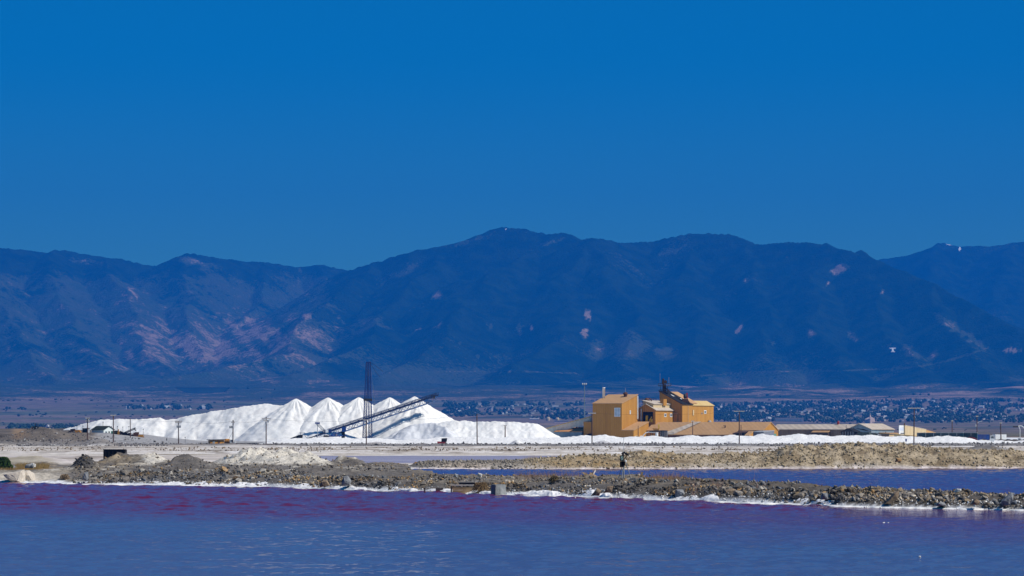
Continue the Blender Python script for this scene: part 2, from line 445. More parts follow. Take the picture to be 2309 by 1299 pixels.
    fc = lerp3(fc, [0.24, 0.19, 0.14], 0.8 * sstep(0.45, 0.62, fbm(x / 5, d / 10, 3, 95)) * sstep(760, 800, d))
    fc = lerp3(fc, [0.34, 0.29, 0.19], sstep(150, 90, u) * sstep(600, 570, d) * 0.7)
    fc = lerp3(fc, [0.21, 0.195, 0.18], np.clip(sstep(1098, 1112, d + 6 * n1), 0, 1) * 0.95)
    fc = lerp3(fc, salt * 0.97, sstep(1136, 1146, d + 4 * n1) * sstep(610, 650, u))
    fc = lerp3(fc, [0.17, 0.155, 0.14], np.clip(bumpf(u, d, 2225, 868, 55, 26, 1.3), 0, 1))
    lf = sstep(640, 600, u) * sstep(1100, 1125, d)
    sc = lerp3(np.zeros(u.shape + (3,)) + [0.17, 0.142, 0.112], [0.085, 0.072, 0.058], sstep(-0.2, 0.5, fbm(x / 14 + d / 30, d / 60, 4, 71) + 0.3 * n2))
    sc = lerp3(sc, [0.28, 0.19, 0.11], sstep(75, 45, u + 10 * n2) * sstep(20, 40, u) * sstep(1130, 1150, d))
    sc = lerp3(sc, [0.34, 0.33, 0.32], sstep(205, 240, u + 14 * n2) * sstep(1140, 1165, d))
    sc = lerp3(sc, [0.36, 0.33, 0.30], 0.5 * sstep(0.1, 0.5, n1) * sstep(1140, 1115, d))
    fc = lerp3(fc, sc, lf)
    c = lerp3(c, fc, fl)
    c = c * (1 + 0.10 * n4 + 0.08 * n2)[..., None]
    return np.clip(c, 0.01, 0.85)

M_land = attr_ground('earth', 2.2, 0.35, 0.9, 0.12, speck=(0.05, 0.045, 0.04), scale2=5.5)
M_far_land = attr_ground('salt_flat', 0.35, 0.22, 0.6, 0.35, speck=(0.16, 0.12, 0.085), scale2=0.9)

def fan(us, ds, fn_z, fn_c, name, mat, smooth=True):
    U, D = np.meshgrid(us, ds)
    Z = fn_z(U, D)
    X = (U - UC) / F * D
    o = new_obj(name, grid_mesh(name, X, D, Z, fn_c(U, D, Z), smooth), mat)
    return setp(o, kind='structure')

ground = fan(np.arange(-330, 2640, 5.0), np.concatenate([np.arange(200, 345, 0.5), np.arange(345, 536.1, 0.9)]), land, land_color, 'ground', M_land)
flat = fan(np.arange(-330, 2640, 6.5), np.concatenate([np.arange(536, 1100, 6.0), np.arange(1100, 1210, 2.2), np.arange(1210, 1500, 12.0)]), land, land_color, 'salt_flat_ground', M_far_land)
base = MB().add([(-2500, -300, -1.1), (2500, -300, -1.1), (2500, 1600, -1.1), (-2500, 1600, -1.1)], [(0, 1, 2, 3)]).build('lake_bed', paint('mud', (0.30, 0.26, 0.2), 0.95))
setp(base, kind='structure')
# the bank the camera stands on
bk = MB().prism([(-120, 9, -1.0), (-120, 3, 3.6), (-120, -40, 4.0), (-120, -40, -1.0)], (240, 0, 0)).build('bank', paint('bank_earth', (0.3, 0.26, 0.2), 0.95, bmp=0.5))
setp(bk, kind='structure')

# ponds
M_near = water('near_brine', (0.12, 0.004, 0.03), (0.085, 0.085, 0.15), (182.0, -0.8), 0.14)  # near body colour holds blue standing for reflected sky
M_mid = water('mid_brine', (0.085, 0.003, 0.04), (0.085, 0.003, 0.04), (0.0, 0.0), 0.10)
def wave_height(x, y, breeze):
    """Short wind waves, crests roughly across the view; lower where the water lies calm."""
    w = fbm(x / 1.7 + y * 0.10, y / 1.5, 3, 601) * 0.080 + fbm(x / 0.7, y / 0.9, 2, 603) * 0.025 + fbm(x / 7, y / 5, 2, 605) * 0.05
    return w * breeze
m_, n_, l_, p_ = nodes_of('pale_brine')
tn = noise_node(n_, l_, 0.05, 4, 0.6, (0.3, 1, 1))
l_.new(mixc(n_, l_, (0.34, 0.28, 0.30), (0.46, 0.38, 0.37), ramp(n_, l_, tn.outputs['Fac'], 0.35, 0.65)), p_.inputs['Base Color'])
p_.inputs['Roughness'].default_value = 0.25; p_.inputs['IOR'].default_value = 1.34
tr = noise_node(n_, l_, 1.5, 4, 0.6, (0.5, 1, 1)); bump(n_, l_, p_, tr.outputs['Fac'], 0.25, 0.6)
M_pale = m_
def sheet(name, us, d_lo, d_hi, z, mat):
    V = []; q = []
    for u in us: V += [(xat(u, d_lo(u)), d_lo(u), z), (xat(u, d_hi(u)), d_hi(u), z)]
    for i in range(len(us) - 1): q.append((2 * i, 2 * i + 2, 2 * i + 3, 2 * i + 1))
    me = raw_mesh(name, V, q); return setp(new_obj(name, me, mat), kind='structure')
def wavy(name, us, ds, mat, breeze_fn, keep_fn):
    U, D = np.meshgrid(us, ds); X = (U - UC) / F * D
    Z = wave_height(X, D, breeze_fn(U, D, X))
    return setp(new_obj(name, grid_mesh(name, X, D, Z, keep=keep_fn(U, D)), mat), kind='structure')
def near_breeze(u, d, x):
    dist = front_edge(u) - d
    b = sstep(150, 95, d + 0.5 * x * 0 - 60 * fbm(x / 40, d / 60, 2, 611)) * 0
    strip = sstep(np.interp(u, [0, 600, 1200, 1700, 2309], [150, 120, 75, 40, 10]), np.interp(u, [0, 600, 1200, 1700, 2309], [105, 80, 45, 15, -20]), dist + 22 * fbm(x / 18, d / 40, 3, 613))
    calm = sstep(1780, 1980, u) * sstep(34, 20, dist + 3 * fbm(x / 6, d / 20, 2, 617))
    return (0.62 + 1.1 * strip) * (1 - 0.93 * calm)
wavy('near_pond_water', np.arange(-60, 2380, 5.0), np.arange(112, 352, 0.44), M_near, near_breeze, lambda u, d: d < front_edge(u) + 5)
rest = MB().add([(-150, 8, -0.02), (150, 8, -0.02), (150, 114, -0.12), (-150, 114, -0.12)], [(0, 1, 2, 3)]).build('near_pond_shallows', M_near); setp(rest, kind='structure')
wavy('middle_pond_water', np.arange(905, 2640, 6.0), np.arange(226, 494, 1.0), M_mid, lambda u, d, x: 1.2 + 0 * u, lambda u, d: (d > mid_near(u) - 7) & (d < mid_far(u) + 4))
sheet('pale_pond_water', np.linspace(520, 1600, 40), lambda u: 560.0, lambda u: 765.0, 0.02, M_pale)

# ------------------------------------------------------------------ valley and mountains
VT_D = np.array([1400, 1700, 3000, 5000, 7000, 9000, 11000, 12500, 14000, 15500, 17000, 19000, 22000, 27000, 40000.])
VT_V = np.array([988, 986, 981, 976, 967, 954, 935, 917, 899, 883, 868, 850, 830, 800, 760.])
VT_Z = EYE - (VT_V - VH) / F * VT_D
def plain(u, d):
    x = (u - UC) / F * d
    z = np.interp(d, VT_D, VT_Z)
    k = sstep(3000, 9000, d)
    z = z + k * (8 * fbm(x / 900, d / 900, 3, 201) + 2.0 * fbm(x / 150, d / 150, 3, 203))
    # foothill swells
    f = sstep(13200, 16000, d)
    return z + f * (26 * fbm(x / 700, d / 900, 4, 207) + 20 * np.abs(fbm(x / 420, d / 1100, 3, 209)))

def ridge_pts(pts):
    return np.array([tuple(at(*p)) for p in pts])
RA = ridge_pts([(-300, 540, 22.4e3), (0, 556, 22.6e3), (60, 562, 22.8e3), (110, 570, 23e3), (150, 562, 23e3), (200, 573, 23e3), (270, 582, 23e3), (330, 596, 23.1e3), (375, 601, 23.3e3), (402, 585, 23.2e3), (437, 571, 23e3), (485, 579, 23.1e3), (540, 588, 23.3e3), (600, 591, 23.5e3), (670, 601, 23.6e3), (735, 597, 23.6e3), (800, 612, 23.8e3)])
RB = ridge_pts([(740, 628, 21.6e3), (782, 609, 21.5e3), (850, 590, 21.4e3), (950, 560, 21.3e3), (1050, 540, 21.3e3), (1100, 518, 21.3e3), (1132, 508, 21.3e3), (1180, 515, 21.2e3), (1240, 527, 21.1e3), (1275, 523, 20.9e3), (1310, 541, 20.8e3), (1340, 534, 20.4e3), (1400, 546, 20.7e3), (1470, 543, 20.9e3), (1530, 528, 20.8e3), (1600, 523, 20.7e3), (1650, 527, 20.6e3), (1700, 549, 20.4e3), (1760, 547, 20.2e3), (1820, 545, 20.0e3), (1900, 562, 19.7e3), (1970, 586, 19.3e3), (2100, 636, 18.7e3), (2200, 688, 18.2e3), (2309, 748, 17.7e3), (2450, 800, 17.2e3)])
RC = ridge_pts([(1780, 640, 25.5e3), (1900, 600, 25.8e3), (1970, 588, 26e3), (2050, 575, 26e3), (2130, 548, 26e3), (2170, 556, 26e3), (2230, 555, 26e3), (2309, 546, 26e3), (2600, 530, 26e3)])
SPURS_B = [ridge_pts(p) for p in (
    [(860, 588, 21.3e3), (800, 660, 20.2e3), (720, 715, 19.2e3), (640, 772, 18.4e3), (560, 806, 17.7e3), (470, 838, 17.0e3), (395, 872, 16.3e3)],
    [(1000, 552, 21.3e3), (960, 645, 20e3), (880, 712, 19e3), (800, 765, 18.2e3), (730, 812, 17.4e3), (690, 846, 16.8e3)],
    [(1275, 523, 20.9e3), (1180, 580, 20.2e3), (1120, 640, 19.4e3), (1040, 715, 18.6e3), (960, 790, 17.6e3), (900, 846, 16.7e3)],
    [(1340, 534, 20.4e3), (1330, 590, 19.9e3), (1300, 660, 19.1e3), (1250, 745, 18.2e3), (1190, 820, 17.2e3)],
    [(1340, 534, 20.4e3), (1400, 605, 19.7e3), (1420, 690, 18.9e3), (1400, 770, 18e3), (1390, 830, 17.1e3)],
    [(1560, 525, 20.8e3), (1540, 600, 19.9e3), (1550, 690, 18.9e3), (1530, 770, 18e3), (1550, 838, 17e3)],
    [(1650, 527, 20.6e3), (1680, 600, 19.8e3), (1700, 690, 18.8e3), (1690, 775, 17.9e3), (1720, 838, 17e3)],
    [(1830, 546, 20e3), (1800, 620, 19.2e3), (1820, 700, 18.3e3), (1840, 780, 17.5e3), (1870, 838, 16.8e3)],
    [(1900, 562, 19.7e3), (1940, 650, 18.8e3), (1990, 730, 18e3), (2020, 800, 17.2e3), (2060, 846, 16.5e3)],
    [(2100, 636, 18.7e3), (2130, 710, 18e3), (2160, 780, 17.2e3), (2200, 840, 16.5e3)])]
SPURS_A = [ridge_pts(p) for p in (
    [(-40, 552, 22.5e3), (-20, 650, 21e3), (20, 740, 19.6e3), (60, 820, 18.2e3), (110, 858, 17.2e3)],
    [(150, 562, 23e3), (140, 650, 21.4e3), (160, 730, 20e3), (200, 800, 18.7e3), (260, 850, 17.6e3)],
    [(270, 582, 23e3), (300, 660, 21.6e3), (310, 740, 20.2e3), (340, 810, 18.9e3), (370, 850, 18e3)],
    [(437, 571, 23e3), (430, 660, 21.8e3), (450, 740, 20.6e3), (470, 800, 19.6e3)],
    [(600, 591, 23.5e3), (560, 670, 22.2e3), (550, 740, 21e3), (540, 790, 20.2e3)],
    [(735, 597, 23.6e3), (700, 660, 22.6e3), (660, 720, 21.4e3)])]
SPURS_C = [ridge_pts(p) for p in ([(2130, 548, 26e3), (2120, 620, 24.6e3), (2150, 700, 23e3), (2200, 780, 21e3)], [(2309, 546, 26e3), (2270, 620, 24.6e3), (2260, 700, 23e3), (2290, 790, 21e3)], [(1970, 588, 26e3), (2020, 640, 25e3), (2060, 720, 23.2e3)])]

def ridge_field(X, Y, lines, slope, conc, h0=None):
    h = np.full(X.shape, -500.0)
    for line in lines:
        for a, b in zip(line[:-1], line[1:]):
            ab = b[:2] - a[:2]; L2 = float(ab @ ab)
            t = np.clip(((X - a[0]) * ab[0] + (Y - a[1]) * ab[1]) / L2, 0, 1)
            r = np.hypot(X - a[0] - t * ab[0], Y - a[1] - t * ab[1])
            z = a[2] + t * (b[2] - a[2]) - slope * r / (1 + conc * r)
            h = np.maximum(h, z)
    return h

def mountain(u, d, which):
    X = (u - UC) / F * d; Y = d
    wx = 160 * fbm(X / 1500, Y / 1500, 4, 301) + 26 * fbm(X / 260, Y / 260, 3, 305)
    wy = 160 * fbm(X / 1500, Y / 1500, 4, 303) + 26 * fbm(X / 260, Y / 260, 3, 307)
    if which == 'near':
        top = ridge_field(X + wx * 0.12, Y + wy * 0.12, [RA], 0.60, 0.00010)
        top2 = ridge_field(X + wx * 0.12, Y + wy * 0.12, [RB], 0.60, 0.00010)
        sp = ridge_field(X + wx, Y + wy, SPURS_A + SPURS_B, 0.52, 0.0002)
        h = np.maximum(np.maximum(top, top2), sp)
    else:
        h = np.maximum(ridge_field(X + wx * 0.12, Y + wy * 0.12, [RC], 0.5, 0.0001), ridge_field(X + wx, Y + wy, SPURS_C, 0.45, 0.0002))
    crest_r = np.full(X.shape, 1e9)
    for line in ([RA, RB] if which == 'near' else [RC]):
        for a, b in zip(line[:-1], line[1:]):
            ab = b[:2] - a[:2]; t = np.clip(((X - a[0]) * ab[0] + (Y - a[1]) * ab[1]) / float(ab @ ab), 0, 1)
            crest_r = np.minimum(crest_r, np.hypot(X - a[0] - t * ab[0], Y - a[1] - t * ab[1]))
    off_crest = 0.06 + 0.94 * sstep(60, 900, crest_r)
    rid = 1 - np.abs(fbm(X / 520 + wx / 400, Y / 1500, 4, 311))
    pl = plain(u, d)
    rel = np.clip((h - pl) / 500, 0, 1)
    h = h + off_crest * rel * (115 * (rid - 0.75) + 30 * fbm(X / 180, Y / 260, 4, 313) - 20) * 0.75 + rel * 5 * fbm(X / 50, Y / 50, 2, 317)
    k = 45.0
    return np.maximum(h, pl) + k * np.exp(-np.abs(h - pl) / k) * 0.35

def ell(u, v, u0, v0, ru, rv, ang=0.0, s=1.0):
    a = math.radians(ang); du, dv = u - u0, v - v0
    p = (du * math.cos(a) + dv * math.sin(a)) / ru; q = (-du * math.sin(a) + dv * math.cos(a)) / rv
    return s * np.exp(-(p * p + q * q))
SCARS = [(330, 760, 80, 34, 35, .72), (450, 785, 125, 44, 12, 1.0), (560, 745, 95, 38, 12, .95), (580, 790, 60, 22, -25, .7), (185, 787, 55, 20, 20, .7), (240, 798, 40, 16, 30, .7),
         (690, 716, 20, 12, -25, 1.1), (735, 775, 55, 20, -25, .6), (810, 735, 70, 18, -28, .5), (440, 590, 55, 10, 15, .6), (200, 590, 55, 10, 12, .55), (270, 655, 55, 8, 38, .6),
         (300, 665, 22, 4, 55, .9), (675, 625, 3, 22, 0, .9), (1326, 713, 5, 15, -10, 1.25), (1319, 748, 7, 12, 20, 1.25), (1197, 738, 5, 7, 0, 1.6), (1894, 607, 15, 8, -20, 1.8), (1882, 612, 8, 7, 0, 1.5),
         (1667, 741, 5, 12, 25, 1.6), (1828, 750, 14, 9, 40, 1.0), (1925, 760, 22, 9, 45, .8), (2145, 735, 35, 7, 30, .9), (2195, 765, 38, 7, 35, .9), (985, 667, 12, 10, 0, 1.1), (1172, 745, 8, 22, 5, .8),
         (990, 730, 22, 6, -40, .8), (945, 745, 24, 5, -38, .7), (1105, 740, 14, 10, -45, .6), (1420, 790, 45, 32, 0, .55), (1350, 790, 20, 30, 0, .5), (1500, 800, 30, 18, 0, .5), (1680, 632, 4, 4, 0, 1.3), (1990, 658, 3, 5, 0, 1.4),
         (2045, 790, 26, 8, 30, .8), (2000, 780, 16, 6, -35, .6), (1740, 775, 18, 8, 30, .6), (2105, 800, 14, 8, -45, .9), (2290, 790, 26, 4, -5, 1.5), (1080, 803, 5, 3, 0, 1.2), (1865, 640, 8, 5, -30, 1.1), (1775, 578, 6, 3, 0, 1.0),
         (1520, 565, 30, 4, -20, .5), (1250, 545, 40, 6, -18, .55), (1050, 545, 60, 4, -14, .6), (920, 610, 30, 8, -40, .5), (700, 860, 60, 10, 0, .7), (560, 852, 90, 14, 5, .6), (90, 800, 60, 20, 20, .45), (40, 740, 60, 40, 0, .35)]
def mountain_color(u, d, z):
    """Red channel: how bare the slope is; green: lush scrub; blue: snow."""
    x = (u - UC) / F * d
    v = VH - (z - EYE) * F / d
    n = fbm(x / 300, d / 300, 4, 401); nf = fbm(x / 90, d / 90, 3, 403)
    st = fbm((x * 0.8 + z * 1.1) / 60, (z - x * 0.2) / 500, 4, 405)
    bare = 0 * u
    uw = u + 9 * fbm(u / 14, v / 10, 4, 421) + 2.5 * fbm(u / 3.5, v / 3, 2, 423); vw = v + 7 * fbm(u / 14, v / 10, 4, 425) + 2 * fbm(u / 3.5, v / 3, 2, 427)
    for s in SCARS:
        big = min(1.0, max(s[2], s[3]) / 30.0)
        bare = np.maximum(bare, ell(u + (uw - u) * (.35 + .65 * big), v + (vw - v) * (.35 + .65 * big), *s))
    streak = 0.6 * fbm((uw * 0.62 - vw * 0.78) / 5.0, (uw * 0.78 + vw * 0.62) / 34, 4, 431) + 0.5 * nf
    west = sstep(860, 700, u) * sstep(600, 640, v)
    bare = np.maximum(bare, west * (0.34 + 0.30 * sstep(680, 760, v) * sstep(860, 800, v) * sstep(180, 300, u)) + 0 * u)
    bare = bare * (0.86 + 0.22 * st) + 0.10 * n + 0.05 * nf + (0.05 + 0.22 * west) * streak
    foot = sstep(835, 885, v + 16 * n)
    right = sstep(1380, 1560, u)
    bare = np.maximum(bare, foot * (0.42 + 0.16 * right + 0.3 * n + 0.15 * nf) - 0.15 * (1 - right) * sstep(0.0, 0.5, n))
    bare = np.maximum(bare, sstep(868, 886, v + 4 * n) * (0.52 + 0.2 * n + 0.12 * nf))
    bare = np.maximum(bare, 0.22 * sstep(1400, 900, u) * sstep(600, 700, v) + 0.12 * n)
    # graded tracks across the slope
    for line in (([830, 1000, 1180, 1300], [842, 838, 838, 842]), ([1560, 1750, 1900, 2060, 2150, 2230], [848, 838, 836, 829, 810, 784])):
        tv = np.interp(u, line[0], line[1]); on = (u > line[0][0]) & (u < line[0][-1])
        bare = np.maximum(bare, np.where(on, (0.5 + 0.3 * nf) * np.exp(-((v - tv) / 1.4) ** 2), 0))
    green = np.clip(0.5 + 0.6 * fbm(x / 500, d / 500, 3, 411) + 0.5 * sstep(810, 850, v) * sstep(1400, 1000, u), 0, 1)
    snow = np.zeros_like(u)
    for s in ((1144, 518, 7, 1.8, 12, 1.2), (1125, 531, 2, 1.5, 0, .7), (2164, 561, 2.5, 5, -20, 1.5), (2140, 551, 14, 1.0, 10, .8)): snow = np.maximum(snow, ell(u, v, *s))
    return np.stack([np.clip(bare, 0, 1.5), green, np.clip(snow, 0, 1.5)], -1)

m_, n_, l_, p_ = nodes_of('mountain_slope')
ac = n_.new('ShaderNodeAttribute'); ac.attribute_name = 'Col'
sep = n_.new('ShaderNodeSeparateColor'); l_.new(ac.outputs['Color'], sep.inputs[0])
shr = noise_node(n_, l_, 0.045, 4, 0.65); sml = noise_node(n_, l_, 0.008, 5, 0.6)
tree = mixc(n_, l_, (0.005, 0.014, 0.009), (0.016, 0.030, 0.013), ramp(n_, l_, sml.outputs['Fac'], 0.35, 0.65))
grass = mixc(n_, l_, (0.038, 0.058, 0.028), (0.062, 0.068, 0.036), ramp(n_, l_, sml.outputs['Fac'], 0.3, 0.7))
rock = mixc(n_, l_, (0.25, 0.165, 0.115), (0.40, 0.27, 0.20), ramp(n_, l_, sml.outputs['Fac'], 0.3, 0.7))
ad = n_.new('ShaderNodeMath'); ad.operation = 'ADD'; l_.new(sep.outputs[0], ad.inputs[0]); l_.new(shr.outputs['Fac'], ad.inputs[1])
gmul = n_.new('ShaderNodeMath'); gmul.operation = 'MULTIPLY_ADD'; gmul.inputs[1].default_value = 0.35; l_.new(sep.outputs[1], gmul.inputs[0]); l_.new(ad.outputs[0], gmul.inputs[2])
c1 = mixc(n_, l_, tree, grass, ramp(n_, l_, gmul.outputs[0], 0.90, 0.99))
c2 = mixc(n_, l_, c1, rock, ramp(n_, l_, ad.outputs[0], 0.98, 1.30))
c3 = mixc(n_, l_, c2, (0.85, 0.85, 0.85), ramp(n_, l_, sep.outputs[2], 0.45, 0.6))
l_.new(c3, p_.inputs['Base Color']); p_.inputs['Roughness'].default_value = 1.0; p_.inputs['Specular IOR Level'].default_value = 0.0
bump(n_, l_, p_, shr.outputs['Fac'], 1.0, 22.0)
M_mtn = m_

def fan2(name, us, ds, fz, fc, mat, extra=None):
    U, D = np.meshgrid(us, ds); Z = fz(U, D); X = (U - UC) / F * D
    o = new_obj(name, grid_mesh(name, X, D, Z, fc(U, D, Z)), mat); setp(o, kind='structure'); return o

def plain_color(u, d, z):
    x = (u - UC) / F * d
    st = fbm(x / 1400, d / 260, 4, 501); n = fbm(x / 200, d / 120, 4, 503); s2 = fbm(x / 2500, d / 110, 3, 505)
    tan = np.array([0.17, 0.125, 0.09]); green = np.array([0.08, 0.105, 0.045]); dry = np.array([0.25, 0.175, 0.13]); scrub = np.array([0.03, 0.045, 0.02])
    c = np.zeros(u.shape + (3,)) + tan
    c = lerp3(c, green, 0.75 * sstep(0.05, 0.5, st + 0.3 * s2))
    c = lerp3(c, dry, 0.7 * sstep(0.1, 0.6, s2 - 0.3 * st))
    c = lerp3(c, scrub, 0.85 * sstep(0.42, 0.62, n + 0.35 * s2 - 0.12) * sstep(2500, 5000, d))
    c = lerp3(c, [0.78, 0.78, 0.78], sstep(1660, 1690, d) * sstep(1790, 1760, d) * sstep(300, 200, u))
    return c
M_plain = attr_ground('valley_grass', 0.02, 0.35, 0.4, 3.0)
fan2('valley_floor', np.arange(-260, 2580, 10.0), np.concatenate([np.arange(1492, 2000, 60.0), np.geomspace(2000, 13600, 200)]), lambda u, d: np.where(d < 1510, land(u, np.minimum(d, 1498.0)) * 0 + 3.0, plain(u, d)), plain_color, M_plain)
near_mtn = fan2('mountains', np.arange(-260, 2580, 3.6), np.concatenate([np.arange(13600, 17000, 26.0), np.arange(17000, 24600, 30.0)]), lambda u, d: mountain(u, d, 'near'), mountain_color, M_mtn)
far_mtn = fan2('far_mountain', np.arange(1700, 2620, 4.0), np.arange(20500, 27500, 55.0), lambda u, d: mountain(u, d, 'far'), mountain_color, M_mtn)

# air
hz_m, hn, hl, hp = nodes_of('valley_air')
hn.clear()
hv = hn.new('ShaderNodeVolumePrincipled'); ho = hn.new('ShaderNodeOutputMaterial')
hv.inputs['Color'].default_value = (0.007, 0.226, 0.82, 1)
hv.inputs['Density'].default_value = 4.6e-5
hv.inputs['Anisotropy'].default_value = 0.0
hl.new(hv.outputs[0], ho.inputs['Volume'])
haze = MB().box((-9000, -400, -2.1), (9000, 29000, 2250)).build('haze', hz_m)
setp(haze, kind='stuff')
# ------------------------------------------------------------------ salt: cones, stockpiles, berm
def salt_mat(name, a=(0.86, 0.84, 0.79), b=(0.76, 0.735, 0.69), dirt=(0.45, 0.42, 0.38), gully=True, amt=0.35):
    m, n, l, p = nodes_of(name)
    t = noise_node(n, l, 0.16, 6, 0.65, (1.6, 1.6, 0.35) if gully else (1, 1, 1))
    t2 = noise_node(n, l, 1.1, 6, 0.7)
    c = mixc(n, l, a, b, ramp(n, l, t.outputs['Fac'], 0.42, 0.66))
    mm = n.new('ShaderNodeMath'); mm.operation = 'MULTIPLY'; mm.inputs[1].default_value = amt
    l.new(ramp(n, l, t2.outputs['Fac'], 0.56, 0.72), mm.inputs[0])
    l.new(mixc(n, l, c, dirt, mm.outputs[0]), p.inputs['Base Color'])
    p.inputs['Roughness'].default_value = 0.9; p.inputs['Specular IOR Level'].default_value = 0.15
    b1 = n.new('ShaderNodeBump'); b1.inputs['Strength'].default_value = 0.35; b1.inputs['Distance'].default_value = 0.5
    l.new(t.outputs['Fac'], b1.inputs['Height'])
    b2 = n.new('ShaderNodeBump'); b2.inputs['Strength'].default_value = 0.5; b2.inputs['Distance'].default_value = 0.15
    l.new(t2.outputs['Fac'], b2.inputs['Height']); l.new(b1.outputs['Normal'], b2.inputs['Normal']); l.new(b2.outputs['Normal'], p.inputs['Normal'])
    return m
M_salt = salt_mat('pile_salt'); M_berm = salt_mat('berm_salt', (0.86, 0.84, 0.80), (0.80, 0.78, 0.75), (0.34, 0.32, 0.30), False, 0.5)

def cone(u, v, d, zb, slope, label, seed):
    ap = at(u, v, d); h = ap.z - zb; R = h / slope * 1.03
    nr, na = 54, 150
    rr = np.linspace(0, 1, nr) ** 0.9 * R; th = np.linspace(0, 2 * math.pi, na, endpoint=False)
    RR, TH = np.meshgrid(rr, th, indexing='ij')
    X = RR * np.cos(TH); Y = RR * np.sin(TH)
    gul = fbm(TH * 7 + 0.35 * fbm(X / 3, Y / 3, 2, seed + 9), RR * 0.05, 3, seed) * 0.55 + np.abs(fbm(TH * 4 + 3, RR * 0.07, 3, seed + 5)) * 0.9
    Z = h - np.sqrt((RR * slope) ** 2 + 0.04) + 0.2
    Z = Z + gul * np.clip(RR / 7, 0, 1) * 0.75 - 0.35 + 0.25 * fbm(X / 1.6, Y / 1.6, 3, seed + 2) * np.clip(RR / 4, 0, 1) - 0.9 * np.clip(RR / R - 0.8, 0, 1) * 3
    V = np.stack([X, Y, Z], -1).reshape(-1, 3)
    i = np.arange(nr - 1)[:, None] * na; j = np.arange(na)[None, :]; j2 = (j + 1) % na
    q = np.stack([i + j, i + na + j, i + na + j2, i + j2], -1).reshape(-1, 4)
    o = new_obj('salt_cone', raw_mesh('salt_cone', V, q, smooth=True), M_salt)
    o.location = (ap.x, ap.y, zb)
    return setp(o, label, 'salt pile', 'conical salt piles')
cone(668, 897, 1325, 2.2, 0.655, 'white salt cone farthest from the lattice tower, merging into the long stockpile', 21)
cone(740, 894.5, 1323.5, 2.2, 0.655, 'white salt cone standing clear between two cones, behind the small feed conveyor', 31)
cone(809, 894, 1322, 2.2, 0.655, 'white salt cone directly behind the blue lattice tower', 41)
cone(879, 894, 1321, 2.2, 0.655, 'white salt cone between the lattice tower and the conveyor-fed cone', 51)
cone(935, 892, 1315, 2.2, 0.655, 'white salt cone under the raised conveyor, crossed by its shadow', 61)

def heap(name, line, slope, zb, ext, res, label, mat, seed, rough=0.5, cut=None, group=None):
    """A stockpile: the talus that falls away from a crest line of (u, v, d)."""
    pts = np.array([tuple(at(*p)) for p in line])
    x0, x1 = pts[:, 0].min() - ext, pts[:, 0].max() + ext; y0, y1 = pts[:, 1].min() - ext, pts[:, 1].max() + ext
    xs = np.arange(x0, x1, res); ys = np.arange(y0, y1, res)
    X, Y = np.meshgrid(xs, ys)
    wx = 1.4 * fbm(X / 9, Y / 9, 4, seed); wy = 1.4 * fbm(X / 9, Y / 9, 4, seed + 3)
    h = ridge_field(X + wx, Y + wy, [pts], slope, 0.0)
    h = h + rough * (0.45 * fbm(X / 5, Y / 12, 4, seed + 5) - 0.3 * np.abs(fbm(X / 3, Y / 14, 3, seed + 7)) + 0.35 * fbm(X / 1.3, Y / 1.3, 3, seed + 8))
    if cut is not None: h = np.minimum(h, cut(X, Y))
    keep = h > zb - 0.6
    h = np.maximum(h, zb - 0.6)
    cx, cy = pts[:, 0].mean(), pts[:, 1].mean()
    me = grid_mesh(name, X - cx, Y - cy, h - zb, keep=keep)
    o = new_obj(name, me, mat); o.location = (cx, cy, zb)
    return setp(o, label, 'salt pile', group)

def dug(X, Y):
    u = UC + X / Y * F
    face = 1313 + 3.2 * fbm(X / 7, Y / 60, 3, 701) + 3.5 * np.maximum(0, fbm(X / 5.5 + 3, Y / 90, 2, 703)) + 20 * sstep(500, 440, u) + 12 * sstep(672, 700, u)
    return 1.9 + np.maximum(Y - face + 4.0, 0) * 1.05 + 0.12 * np.maximum(Y - face + 12, 0) + 60 * sstep(470, 430, u) * 0 + np.where((u < 440) | (u > 700), 80, 0)
heap('salt_stockpile', [(-60, 982, 1372), (0, 981, 1370), (60, 980, 1366), (120, 976, 1362), (150, 966, 1360), (185, 955, 1357), (225, 947, 1355), (262, 944, 1354), (300, 945, 1352), (330, 943.5, 1350), (360, 940.5, 1349), (374, 946, 1349), (400, 943, 1348), (425, 937, 1346), (470, 929, 1344),
     (520, 920, 1342), (560, 914, 1340), (592, 910, 1339), (612, 911, 1338), (640, 914, 1336), (700, 918, 1334)], 0.66, 2.2, 34, 0.6,
     'long white salt stockpile with a dug-out foot, rising towards the cones', M_salt, 81, 0.55, dug)
heap('salt_pile', [(968, 958, 1293), (1000, 949, 1292), (1018, 947, 1291), (1060, 949.5, 1290), (1100, 950, 1289), (1150, 951, 1288), (1196, 953, 1287), (1208, 956, 1287)], 0.60, 2.2, 22, 0.4,
     'flat-topped white salt pile between the conveyor-fed cone and the mill', M_salt, 91, 0.6)
heap('salt_pile', [(876, 986, 1290), (905, 968, 1288), (935, 955, 1286), (975, 952, 1285), (1000, 962, 1280), (1010, 975, 1274)], 0.62, 2.2, 16, 0.4,
     'low shade-grey salt pile under the conveyor, in front of the flat-topped pile', salt_mat('shade_grey_salt', (0.70, 0.70, 0.70), (0.6, 0.6, 0.6)), 95, 0.6)  # grey of the pile's shaded slope put into its salt colour
heap('salt_pile', [(690, 985, 1300), (720, 968, 1302), (770, 956, 1303), (830, 962, 1302), (870, 970, 1300)], 0.6, 2.2, 16, 0.45,
     'low white salt bank behind the foot of the blue conveyor', M_salt, 98, 0.6)

